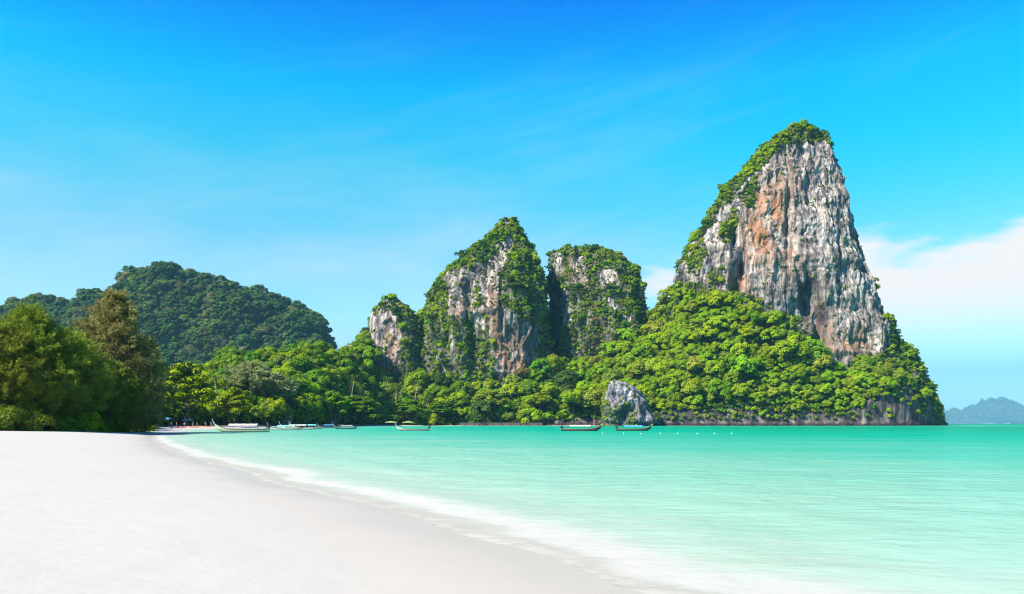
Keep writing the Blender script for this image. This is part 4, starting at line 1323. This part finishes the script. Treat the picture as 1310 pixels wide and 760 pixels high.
M['hull_aqua'] = hull_mat('paint_aqua', (0.28, 0.42, 0.38), (0.04, 0.045, 0.035), 0.10, (0.45, 0.44, 0.40))
M['hull_white'] = hull_mat('paint_white', (0.46, 0.46, 0.42), (0.03, 0.03, 0.025), 0.16, (0.10, 0.12, 0.08))
M['hull_dark'] = hull_mat('paint_brown', (0.06, 0.04, 0.03), (0.015, 0.013, 0.012), 0.10, (0.12, 0.09, 0.06))
M['hull_beige'] = hull_mat('paint_beige', (0.46, 0.40, 0.30), (0.06, 0.05, 0.04), 0.08, (0.30, 0.10, 0.05))
M['wood'] = plain('boat_wood', (0.20, 0.13, 0.08), 0.7, 0.3, 4)
M['cloth_white'] = plain('cloth_white', (0.30, 0.285, 0.265), 0.9, 0.08, 2)
M['cloth_aqua'] = plain('cloth_aqua', (0.10, 0.38, 0.38), 0.9, 0.12, 2)
M['cloth_blue'] = plain('cloth_blue', (0.06, 0.24, 0.42), 0.9, 0.12, 2)
M['cloth_green'] = plain('cloth_pale_green', (0.34, 0.40, 0.18), 0.9, 0.12, 2)
M['cloth_pink'] = plain('cloth_pink', (0.48, 0.10, 0.14), 0.9, 0.15, 2)
M['cloth_yellow'] = plain('cloth_yellow', (0.50, 0.36, 0.05), 0.9, 0.15, 2)
M['engine'] = plain('engine_black', (0.025, 0.025, 0.028), 0.45, 0.3, 6)
M['steel'] = plain('steel', (0.25, 0.25, 0.26), 0.35, 0.2, 5, 0.8)
M['plastic_red'] = plain('plastic_red', (0.48, 0.06, 0.03), 0.4, 0.12, 3)
M['plastic_pink'] = plain('plastic_pink', (0.48, 0.10, 0.13), 0.4, 0.12, 3)
M['plastic_orange'] = plain('plastic_orange', (0.50, 0.15, 0.05), 0.4, 0.12, 3)
M['plastic_white'] = plain('plastic_white', (0.34, 0.33, 0.31), 0.4, 0.06, 3)
M['black'] = plain('rubber_black', (0.03, 0.03, 0.03), 0.7, 0.2, 5)

def boat_meshes(hull, canopy, ribbon):
    """a longtail boat, bow to +x, about 11.6 m overall"""
    st = [-5.5, -5.2, -4.2, -2.8, -1.2, 0.5, 2.0, 3.2, 4.2, 4.9, 5.4]
    hb = [0.50, 0.58, 0.72, 0.86, 0.95, 0.97, 0.90, 0.72, 0.48, 0.26, 0.07]
    ke = [-0.10, -0.20, -0.30, -0.36, -0.38, -0.38, -0.35, -0.26, 0.0, 0.42, 0.95]
    sh = [0.72, 0.68, 0.58, 0.52, 0.50, 0.52, 0.58, 0.72, 0.98, 1.28, 1.62]
    sec = [(1.0, 1.0), (0.97, 0.62), (0.80, 0.25), (0.45, 0.06), (0.0, 0.0), (-0.45, 0.06), (-0.80, 0.25), (-0.97, 0.62), (-1.0, 1.0)]
    V, Fc = [], []
    ns = len(sec)
    for x, b, k, s in zip(st, hb, ke, sh):
        for u, v in sec:
            V.append((x, u * b, k + (s - k) * v))
    for i in range(len(st) - 1):
        for j in range(ns - 1):
            Fc.append((i * ns + j, i * ns + j + 1, (i + 1) * ns + j + 1, (i + 1) * ns + j))
    Fc.append(tuple(range(ns)))
    o = len(V)
    for x, b, k, s in zip(st, hb, ke, sh):      # inner skin
        for u, v in sec:
            V.append((x * 0.985, u * b * 0.92, k + 0.08 + (s - k - 0.08) * v))
    for i in range(len(st) - 1):
        for j in range(ns - 1):
            Fc.append((o + i * ns + j + 1, o + i * ns + j, o + (i + 1) * ns + j, o + (i + 1) * ns + j + 1))
    R = {}
    R['hull'] = [MB().raw(V, Fc).mesh('hull', hull, True)]
    g = MB()
    for sg in (1, -1):
        g.tube([(x, sg * b, s + 0.02) for x, b, s in zip(st, hb, sh)], 0.055, 5)
    R['gunwale'] = [g.mesh('gunwale', M['wood'])]
    R['prow'] = [MB().tube([(4.95, 0, 0.62), (5.4, 0, 1.35), (5.75, 0, 2.05), (6.05, 0, 2.75)], [0.13, 0.12, 0.09, 0.05], 6).mesh('prow', hull)]
    rb = []
    for k, mt in enumerate(ribbon):
        m = MB()
        z = 1.72 + k * 0.22; x = 5.55 + k * 0.10
        m.tube([(x - 0.02, 0, z - 0.12), (x + 0.06, 0, z + 0.12)], [0.16, 0.15], 8)
        m.raw([(x + 0.14, -0.10, z), (x + 0.14, 0.10, z), (x + 0.26, 0.13, z - 0.7), (x + 0.26, -0.05, z - 0.75)], [(0, 1, 2, 3)])
        rb.append(m.mesh('ribbon', M[mt]))
    R['ribbon'] = rb
    posts = []
    for x in (-2.9, -0.4, 2.0):
        for sg in (1, -1):
            yb = np.interp(x, st, hb) * 0.95
            posts.append(MB().tube([(x, sg * yb, np.interp(x, st, sh)), (x, sg * yb * 0.97, 1.44)], 0.035, 5).mesh('canopy_post', M['wood']))
    R['canopy_post'] = posts
    c = MB()
    nx, ny = 9, 9
    V, Fc = [], []
    for lay in (0, 0.04):
        for i in range(nx):
            x = -3.3 + 5.8 * i / (nx - 1)
            for j in range(ny):
                u = -1 + 2 * j / (ny - 1)
                sag = 0.05 * math.sin(i * 1.57)
                V.append((x, u * 0.98, 1.42 + lay + 0.24 * (1 - u * u) - abs(sag) - (0.16 if abs(u) == 1 else 0)))
    for lay in (0, 1):
        b = lay * nx * ny
        for i in range(nx - 1):
            for j in range(ny - 1):
                q = (b + i * ny + j, b + i * ny + j + 1, b + (i + 1) * ny + j + 1, b + (i + 1) * ny + j)
                Fc.append(q if lay else q[::-1])
    R['canopy'] = [c.raw(V, Fc).mesh('canopy', M[canopy], True)]
    R['bench'] = [MB().box(x - 0.16, x + 0.16, -np.interp(x, st, hb) * 0.9, np.interp(x, st, hb) * 0.9, 0.30, 0.35).mesh('bench', M['wood']) for x in (-2.0, -0.8, 0.5, 1.8, 3.0)]
    e = MB()
    e.box(-5.75, -4.95, -0.24, 0.24, 0.85, 1.30)
    e.box(-5.55, -5.1, -0.34, 0.34, 1.02, 1.2)
    e.tube([(-5.35, 0, 1.28), (-5.35, 0, 1.52)], 0.14, 8)
    e.tube([(-5.35, 0, 0.55), (-5.35, 0, 0.88)], 0.08, 6)
    R['engine'] = [e.mesh('engine', M['engine'])]
    R['steering_bar'] = [MB().tube([(-4.95, 0, 1.15), (-3.9, 0.1, 1.30)], 0.025, 5).mesh('steering_bar', M['steel'])]
    R['tail_shaft'] = [MB().tube([(-5.7, 0, 1.0), (-9.0, 0.25, 0.42)], [0.05, 0.035], 6).mesh('tail_shaft', M['steel'])]
    p = MB().tube([(-9.0, 0.25, 0.42), (-9.15, 0.26, 0.39)], 0.05, 6)
    for k in range(3):
        a = k * 2.094
        p.raw([(-9.06, 0.25, 0.41), (-9.02, 0.25 + 0.22 * math.cos(a), 0.41 + 0.22 * math.sin(a)), (-9.10, 0.25 + 0.22 * math.cos(a + 0.5), 0.41 + 0.22 * math.sin(a + 0.5))], [(0, 1, 2)])
    R['propeller'] = [p.mesh('propeller', M['steel'])]
    return R
def boat(px0, px1, D, face, hull, canopy, ribbon, label, yaw=0.0, with_canopy=True, drop=0.0, grp='longtail boats moored in the bay'):
    R = boat_meshes(M[hull], canopy, ribbon)
    e = bpy.data.objects.new('longtail_boat', None); COL.objects.link(e)
    L = (px1 - px0) / F * D
    s = L / 11.6 / max(0.35, abs(math.cos(yaw)))
    xc = ((px0 + px1) / 2 - 655) / F * D
    e.location = (xc - face * 0.25 * s, D, -drop)
    e.rotation_euler = (0, 0, (0 if face > 0 else math.pi) + yaw)
    e.scale = (s, s, s)
    for n, L_ in R.items():
        if not with_canopy and n.startswith('canopy'):
            continue
        for me in L_:
            add(n, me, e)
    return tag(e, label, 'boat', grp)
boat(272, 344, 163, -1, 'hull_pale', 'cloth_white', ['cloth_white', 'cloth_aqua'], 'largest pale green longtail boat, nearest the sand, prow towards the kayaks', 0.06)
boat(342, 386, 204, -1, 'hull_aqua', 'cloth_aqua', ['cloth_white'], 'aqua longtail boat moored just behind the pale green one', 0.1)
boat(356, 402, 224, -1, 'hull_aqua', 'cloth_white', ['cloth_aqua'], 'aqua longtail boat with white canopy, middle of the moored cluster', -0.08)
boat(370, 412, 246, -1, 'hull_white', 'cloth_aqua', ['cloth_white'], 'white longtail boat with aqua canopy, last of the moored cluster', 0.12)
boat(408, 428, 300, -1, 'hull_aqua', 'cloth_blue', ['cloth_white'], 'small blue-canopied boat between the moored cluster and the beige boat', 0.9)
boat(428, 453, 246, -1, 'hull_beige', 'cloth_white', ['cloth_yellow'], 'beige boat turned half away beside the moored cluster', 0.75)
boat(505, 550, 188, -1, 'hull_white', 'cloth_white', ['cloth_white'], 'lone white longtail boat without canopy near the parasols', 0.03, with_canopy=False)
boat(718, 772, 180, 1, 'hull_dark', 'cloth_white', ['cloth_yellow', 'cloth_pink'], 'dark brown longtail boat with white canopy before the jungle shore', -0.05)
boat(788, 836, 186, 1, 'hull_dark', 'cloth_blue', ['cloth_white', 'cloth_yellow'], 'dark brown longtail boat with blue canopy before the pale outcrop', 0.04)

# ------------------------------------------------------------------ mooring buoys
def buoy_meshes():
    b = MB().lathe([(0.0, -0.16), (0.12, -0.13), (0.19, -0.05), (0.21, 0.04), (0.17, 0.14), (0.08, 0.20), (0.05, 0.24), (0.05, 0.30), (0.0, 0.31)], 12)
    ring = MB().tube([(0.07 * math.cos(a), 0, 0.36 + 0.07 * math.sin(a)) for a in np.linspace(0, 6.2, 9)], 0.015, 4)
    return b.mesh('float', M['plastic_white'], True), ring.mesh('ring', M['steel'])
bm_, rm_ = buoy_meshes()
for i, px in enumerate((771, 798, 820, 845, 867, 892, 914, 936)):
    D = 128 + 2 * math.sin(i * 2.1)
    e = bpy.data.objects.new('buoy', None); COL.objects.link(e)
    e.location = ((px - 655) / F * D, D, 0.03); e.rotation_euler = (0.1 * math.sin(i), 0.12 * math.cos(i * 2), i)
    e.scale = (0.62,) * 3
    add('float', bm_, e); add('ring', rm_, e)
    nth = ('first', 'second', 'third', 'fourth', 'fifth', 'sixth', 'seventh', 'last')[i]
    tag(e, 'small white buoy, %s of the floating line counted from the dark boats' % nth, 'buoy', 'white buoys in a floating line')

# ------------------------------------------------------------------ kayaks and dinghy on the sand
def kayak(px, D, mat, label, yaw, L=4.6, name='kayak'):
    e = bpy.data.objects.new(name, None); COL.objects.link(e)
    x = (px - 655) / F * D
    e.location = (x, D, ground_z(x, D) + 0.16); e.rotation_euler = (0, 0, yaw)
    V, Fc = [], []
    n, m = 15, 10
    for i in range(n):
        t = -1 + 2 * i / (n - 1)
        w_ = 0.40 * (1 - abs(t) ** 2.6) + 0.02
        h = 0.17 * (1 - 0.45 * abs(t) ** 2)
        lift = 0.22 * abs(t) ** 3
        for j in range(m):
            a = 2 * math.pi * j / m
            V.append((t * L / 2, w_ * math.cos(a), lift + h * math.sin(a)))
    for i in range(n - 1):
        for j in range(m):
            Fc.append((i * m + j, i * m + (j + 1) % m, (i + 1) * m + (j + 1) % m, (i + 1) * m + j))
    add('hull', MB().raw(V, Fc).mesh('hull', M[mat], True), e)
    for dx in (-0.75, 0.75):
        add('cockpit', MB().lathe([(0.30, 0.15), (0.32, 0.20), (0.27, 0.21), (0.25, 0.12), (0.0, 0.11)], 12, (dx, 0)).mesh('cockpit', M['black']), e)
        add('backrest', MB().box(dx - 0.34, dx - 0.30, -0.22, 0.22, 0.18, 0.46).mesh('backrest', M['black']), e)
    tag(e, label, 'kayak', 'kayaks drawn up on the sand')
kayak(211, 226, 'plastic_red', 'red kayak on the sand, nearest the needle trees', 0.05)
kayak(231, 236, 'plastic_pink', 'pink kayak lying between the red and the orange one', -0.06)
kayak(248, 252, 'plastic_orange', 'orange kayak lying next to the pink one', 0.08)
kayak(264, 268, 'plastic_orange', 'orange kayak lying last, nearest the pale green boat', -0.04)
kayak(206, 205, 'plastic_white', 'white kayak lying before the red one at the water edge', 0.1, 5.0)
kayak(186, 182, 'plastic_white', 'white kayak lying beside the boulders under the needle trees', 0.2, 3.6)

# ------------------------------------------------------------------ boulders under the needle trees
for i, (px, D, s) in enumerate([(128, 128, 0.5), (143, 132, 0.7), (152, 136, 0.45), (160, 140, 0.8), (169, 143, 0.55), (176, 150, 0.7)]):
    x = (px - 655) / F * D
    bm = bmesh.new()
    bmesh.ops.create_icosphere(bm, subdivisions=3, radius=1.0)
    for v_ in bm.verts:
        v_.co *= 1 + 0.55 * float(fbm(np.array([[v_.co.x * 0.9 + i * 9, v_.co.y * 0.9, v_.co.z * 0.9]]), 3)[0])
        v_.co.z *= 0.62
    me = bpy.data.meshes.new('boulder'); bm.to_mesh(me); bm.free()
    me.materials.append(M['rock_small'])
    for n in ('stain', 'black', 'moss'):
        me.attributes.new(n, 'FLOAT', 'POINT')
    o = add('boulder', me, None, (x, D, ground_z(x, D) + 0.12 * s), (0, 0, i), s)
    tag(o, ('smallest flat', 'broad flat', 'small pointed', 'largest rounded', 'low rounded', 'last rounded')[i] + ' pale boulder on the sand under the brown needle tree', 'boulder', 'pale boulders under the needle trees')

# ------------------------------------------------------------------ people on the sand
M['skin'] = plain('skin', (0.30, 0.17, 0.11), 0.6, 0.08, 6)
M['hair'] = plain('hair', (0.025, 0.018, 0.014), 0.6, 0.2, 20)
def skin_mesh(name, verts, edges, radii, mat, sub=1):
    me = bpy.data.meshes.new(name)
    me.from_pydata(verts, edges, [])
    o = bpy.data.objects.new(name, me); COL.objects.link(o)
    md = o.modifiers.new('skin', 'SKIN')
    md.use_smooth_shade = True
    for sv, r_ in zip(me.skin_vertices[0].data, radii):
        sv.radius = (r_, r_) if not hasattr(r_, '__len__') else r_
    me.skin_vertices[0].data[0].use_root = True
    sd = o.modifiers.new('sub', 'SUBSURF'); sd.levels = sub; sd.render_levels = sub
    dg = bpy.context.evaluated_depsgraph_get()
    res = bpy.data.meshes.new_from_object(o.evaluated_get(dg))
    bpy.data.objects.remove(o)
    res.name = name
    res.materials.clear(); res.materials.append(mat)
    return res
def person_meshes(step, armf):
    """standing or walking figure 1.72 m tall, facing -y"""
    v = [(0, 0, 0.95), (0, 0.01, 1.15), (0, 0.02, 1.38), (0, 0, 1.50), (0, -0.02, 1.60), (0, -0.02, 1.70)]
    r = [(0.15, 0.11), (0.13, 0.095), (0.155, 0.10), 0.052, (0.075, 0.095), 0.06]
    e = [(0, 1), (1, 2), (2, 3), (3, 4), (4, 5)]
    for sg in (-1, 1):
        st = step * sg
        b = len(v)
        v += [(sg * 0.09, 0, 0.88), (sg * 0.10, -st * 0.6, 0.50), (sg * 0.10, -st * 0.9 + 0.04, 0.09), (sg * 0.11, -st * 0.9 - 0.14, 0.04)]
        r += [0.088, 0.058, 0.04, 0.032]
        e += [(0, b), (b, b + 1), (b + 1, b + 2), (b + 2, b + 3)]
        a = len(v)
        v += [(sg * 0.19, 0.02, 1.38), (sg * 0.24, 0.03 + st * 0.4, 1.10), (sg * 0.25, st * 0.8 - armf, 0.88 + armf * 0.5), (sg * 0.25, st * 0.9 - armf - 0.02, 0.80 + armf * 0.5)]
        r += [0.052, 0.042, 0.032, 0.03]
        e += [(2, a), (a, a + 1), (a + 1, a + 2), (a + 2, a + 3)]
        h = a + 3
        hx, hy, hz_ = v[h]
        for k, (fx, fl) in enumerate(((-0.022, 0.075), (-0.007, 0.085), (0.008, 0.08), (0.022, 0.065))):
            f = len(v)
            v += [(hx + fx, hy - 0.005, hz_ - fl * 0.7), (hx + fx, hy - 0.02, hz_ - fl * 1.25)]
            r += [0.009, 0.008]
            e += [(h, f), (f, f + 1)]
        f = len(v)
        v += [(hx - sg * 0.035, hy - 0.03, hz_ - 0.02), (hx - sg * 0.04, hy - 0.045, hz_ - 0.055)]
        r += [0.010, 0.009]
        e += [(h, f), (f, f + 1)]
    # nose
    n = len(v); v += [(0, -0.125, 1.60)]; r += [0.015]; e += [(4, n)]
    return v, e, r
def person(px, D, step, armf, rz, shirt, shorts, label, hgt=1.0):
    v, e, r = person_meshes(step, armf)
    x = (px - 655) / F * D
    o = add('person', skin_mesh('person', v, e, r, M['skin']), None, (x, D, ground_z(x, D)), (0, 0, rz), hgt)
    sv = [(0, 0, 0.98), (0, 0.01, 1.15), (0, 0.02, 1.36), (0, 0.01, 1.43), (-0.19, 0.02, 1.38), (-0.225, 0.03 - step * 0.2, 1.22), (0.19, 0.02, 1.38), (0.225, 0.03 + step * 0.2, 1.22)]
    add('shirt', skin_mesh('shirt', sv, [(0, 1), (1, 2), (2, 3), (2, 4), (4, 5), (2, 6), (6, 7)], [(0.175, 0.135), (0.155, 0.12), (0.175, 0.122), 0.075, 0.072, 0.066, 0.072, 0.066], M[shirt]), o)
    sh = [(0, 0, 0.97), (-0.09, 0, 0.86), (-0.10, step * 0.5, 0.56), (0.09, 0, 0.86), (0.10, -step * 0.5, 0.56)]
    add('shorts', skin_mesh('shorts', sh, [(0, 1), (1, 2), (0, 3), (3, 4)], [(0.17, 0.13), 0.108, 0.085, 0.108, 0.085], M[shorts]), o)
    add('hair', skin_mesh('hair', [(0, 0.0, 1.66), (0, 0.035, 1.61), (0, 0.04, 1.56)], [(0, 1), (1, 2)], [(0.085, 0.085), 0.08, 0.06], M['hair']), o)
    tag(o, label, 'person', 'people standing on the sand')
person(219, 232, 0.15, 0.0, 0.4, 'cloth_white', 'cloth_blue', 'person in white shirt and blue shorts walking behind the red kayak')
person(226, 240, 0.05, 0.1, 2.0, 'cloth_pink', 'hair', 'person in pink shirt and black shorts beside the blue stall')
person(236, 244, 0.02, 0.2, 0.0, 'cloth_white', 'hair', 'person in white shirt and black shorts behind the pink kayak')
person(247, 262, 0.18, 0.0, 1.4, 'cloth_aqua', 'cloth_white', 'person in aqua shirt and white shorts walking by the orange kayaks')
person(252, 262, 0.05, 0.1, -1.4, 'cloth_white', 'cloth_aqua', 'person in white shirt and aqua shorts facing the walking one')
person(263, 280, 0.10, 0.0, 0.8, 'cloth_white', 'cloth_white', 'person all in white behind the last orange kayak')
person(270, 286, 0.03, 0.15, 3.0, 'cloth_blue', 'cloth_white', 'person in blue shirt nearest the pale green boat')

# ------------------------------------------------------------------ huts, stall and parasols by the trees
M['thatch'] = plain('thatch', (0.26, 0.20, 0.14), 0.95, 0.4, 6)
M['roof_grey'] = plain('roof_grey', (0.16, 0.17, 0.17), 0.7, 0.25, 2)
M['roof_red'] = plain('roof_red', (0.17, 0.075, 0.05), 0.8, 0.25, 2)
M['wall_pale'] = plain('wall_pale', (0.40, 0.37, 0.32), 0.85, 0.12, 1)
M['glass'] = plain('dark_glass', (0.03, 0.04, 0.05), 0.1, 0.2, 1, 0, 0.5)
M['wall_stone'] = plain('wall_stone', (0.075, 0.07, 0.065), 0.9, 0.45, 1.2)
def house(px, D, w_, d_, hw, hr, roofmat, wallmat, name, label, rz=0.0, over=0.6, z=None):
    x = (px - 655) / F * D
    e = bpy.data.objects.new(name, None); COL.objects.link(e)
    e.location = (x, D, ground_z(x, D) if z is None else z); e.rotation_euler = (0, 0, rz)
    a, b = w_ / 2, d_ / 2
    MB().raw([(-a, -b, 0), (a, -b, 0), (a, b, 0), (-a, b, 0), (-a, -b, hw), (a, -b, hw), (a, b, hw), (-a, b, hw), (-a, 0, hw + hr * 0.9), (a, 0, hw + hr * 0.9)],
             [(0, 1, 5, 4), (2, 3, 7, 6), (1, 2, 6, 9, 5), (3, 0, 4, 8, 7)]).build('wall', M[wallmat], e)
    A, B = a + over, b + over
    dz = hr * over / b
    m = MB()
    for sg in (-1, 1):
        m.raw([(-A, sg * B, hw - dz), (A, sg * B, hw - dz), (A, 0, hw + hr), (-A, 0, hw + hr), (-A, sg * B, hw - dz + 0.14), (A, sg * B, hw - dz + 0.14), (A, 0, hw + hr + 0.14), (-A, 0, hw + hr + 0.14)],
              [(0, 1, 2, 3), (4, 5, 6, 7), (0, 1, 5, 4), (1, 2, 6, 5), (3, 0, 4, 7)])
    m.build('roof', M[roofmat], e)
    dr = MB().box(-0.45, 0.45, -b - 0.06, -b - 0.01, 0.0, min(2.0, hw - 0.2)).build('door', M['wood'], e)
    MB().box(0.28, 0.36, -b - 0.12, -b - 0.065, 0.95, 1.05).build('handle', M['steel'], dr)
    for sx in (-0.62, 0.62):
        wnd = MB().box(sx * a - 0.55, sx * a + 0.55, -b - 0.05, -b - 0.01, 0.9, min(1.9, hw - 0.3)).build('window', M['glass'], e)
        f = MB()
        for u in (-0.6, 0.55):
            f.box(sx * a + u, sx * a + u + 0.06, -b - 0.09, -b - 0.015, 0.84, min(1.96, hw - 0.24))
        f.box(sx * a - 0.535, sx * a + 0.545, -b - 0.09, -b - 0.055, 0.82, 0.90)
        f.build('frame', M['wood'], wnd)
    return tag(e, label, 'house')
house(196, 236, 3.2, 3.0, 2.2, 1.5, 'thatch', 'wall_pale', 'thatched_hut', 'small thatched hut at the end of the needle trees', 0.35)
house(360, 392, 9.0, 6.0, 3.0, 2.0, 'roof_grey', 'thatch', 'beach_house', 'grey-roofed house in the trees behind the moored boats', 0.1)
house(418, 474, 8.0, 6.0, 3.0, 2.0, 'roof_grey', 'thatch', 'beach_house', 'grey-roofed house in the shade behind the beige boat', -0.1)
house(622, 608, 6.0, 3.6, 2.4, 1.4, 'roof_red', 'wall_pale', 'beach_house', 'red-roofed bungalow above the dark seawall', 0.0, 0.6, 2.7)
def awning(px, D, w_, d_, h, cloth, name, label):
    x = (px - 655) / F * D
    e = bpy.data.objects.new(name, None); COL.objects.link(e)
    e.location = (x, D, max(0.2, ground_z(x, D)))
    a, b = w_ / 2, d_ / 2
    for sx in (-1, 1):
        for sy in (-1, 1):
            MB().tube([(sx * a * 0.95, sy * b * 0.95, 0), (sx * a * 0.95, sy * b * 0.95, h)], 0.06, 5).build('post', M['wood'], e)
    V, Fc = [], []
    n = 7
    for i in range(n):
        for j in range(n):
            u, v_ = -1 + 2 * i / (n - 1), -1 + 2 * j / (n - 1)
            V.append((u * a, v_ * b, h + 0.55 * (1 - max(abs(u), abs(v_))) + 0.02))
    for i in range(n - 1):
        for j in range(n - 1):
            Fc.append((i * n + j, (i + 1) * n + j, (i + 1) * n + j + 1, i * n + j + 1))
    c = MB().raw(V, Fc).build('canopy', M[cloth], e)
    for sy in (-1, 1):
        MB().raw([(-a, sy * b, h + 0.02), (a, sy * b, h + 0.02), (a, sy * b * 1.01, h - 0.28), (-a, sy * b * 1.01, h - 0.28)], [(0, 1, 2, 3)]).build('valance', M[cloth], c)
    return tag(e, label, 'awning', 'beach awnings')
awning(212, 252, 2.8, 2.4, 2.5, 'cloth_blue', 'market_stall', 'blue canvas stall next to the thatched hut')
awning(241, 286, 3.2, 2.6, 2.2, 'cloth_white', 'awning', 'white canvas awning behind the people on the sand')
awning(500, 566, 9.0, 4.0, 2.6, 'cloth_green', 'awning', 'wide pale green awning on the small sand patch, nearer the palms')
awning(522, 572, 8.0, 4.0, 2.6, 'cloth_green', 'awning', 'pale green awning on the sand patch behind the white boat')
# seawall
e = bpy.data.objects.new('seawall', None); COL.objects.link(e)
xa, xb = (588 - 655) / F * 598, (694 - 655) / F * 598
e.location = (0, 599.0, 0)
MB().box(xa, xb, -0.6, 0.6, -1.5, 2.3).build('wall', M['wall_stone'], e)
MB().box(xa - 0.1, xb + 0.1, -0.75, 0.75, 2.303, 2.55).build('coping', M['wall_stone'], e)
for k in range(9):
    xx = xa + (xb - xa) * (k + 0.5) / 9
    MB().box(xx - 0.4, xx + 0.4, -1.1, -0.604, -1.5, 2.1).build('buttress', M['wall_stone'], e)
tag(e, 'long dark stone seawall at the water below the red-roofed bungalow', 'wall')

# ------------------------------------------------------------------ haze
hz = NT('haze_air')
hz.t.nodes.remove(hz.out)
ho = hz.n('ShaderNodeOutputMaterial')
pv = hz.n('ShaderNodeVolumePrincipled')
pv.inputs['Color'].default_value = (0.25, 0.68, 1.0, 1)
pv.inputs['Density'].default_value = 0.000045
pv.inputs['Anisotropy'].default_value = 0.0
hz.l(pv.outputs[0], ho.inputs['Volume'])
m = MB()
m.box(-17100, 17100, -17100, 17100, -9.0, 430.0)
haze = m.build('haze', hz.m)
tag(haze, 'thin blue sea haze that pales the far hills', kind='stuff')
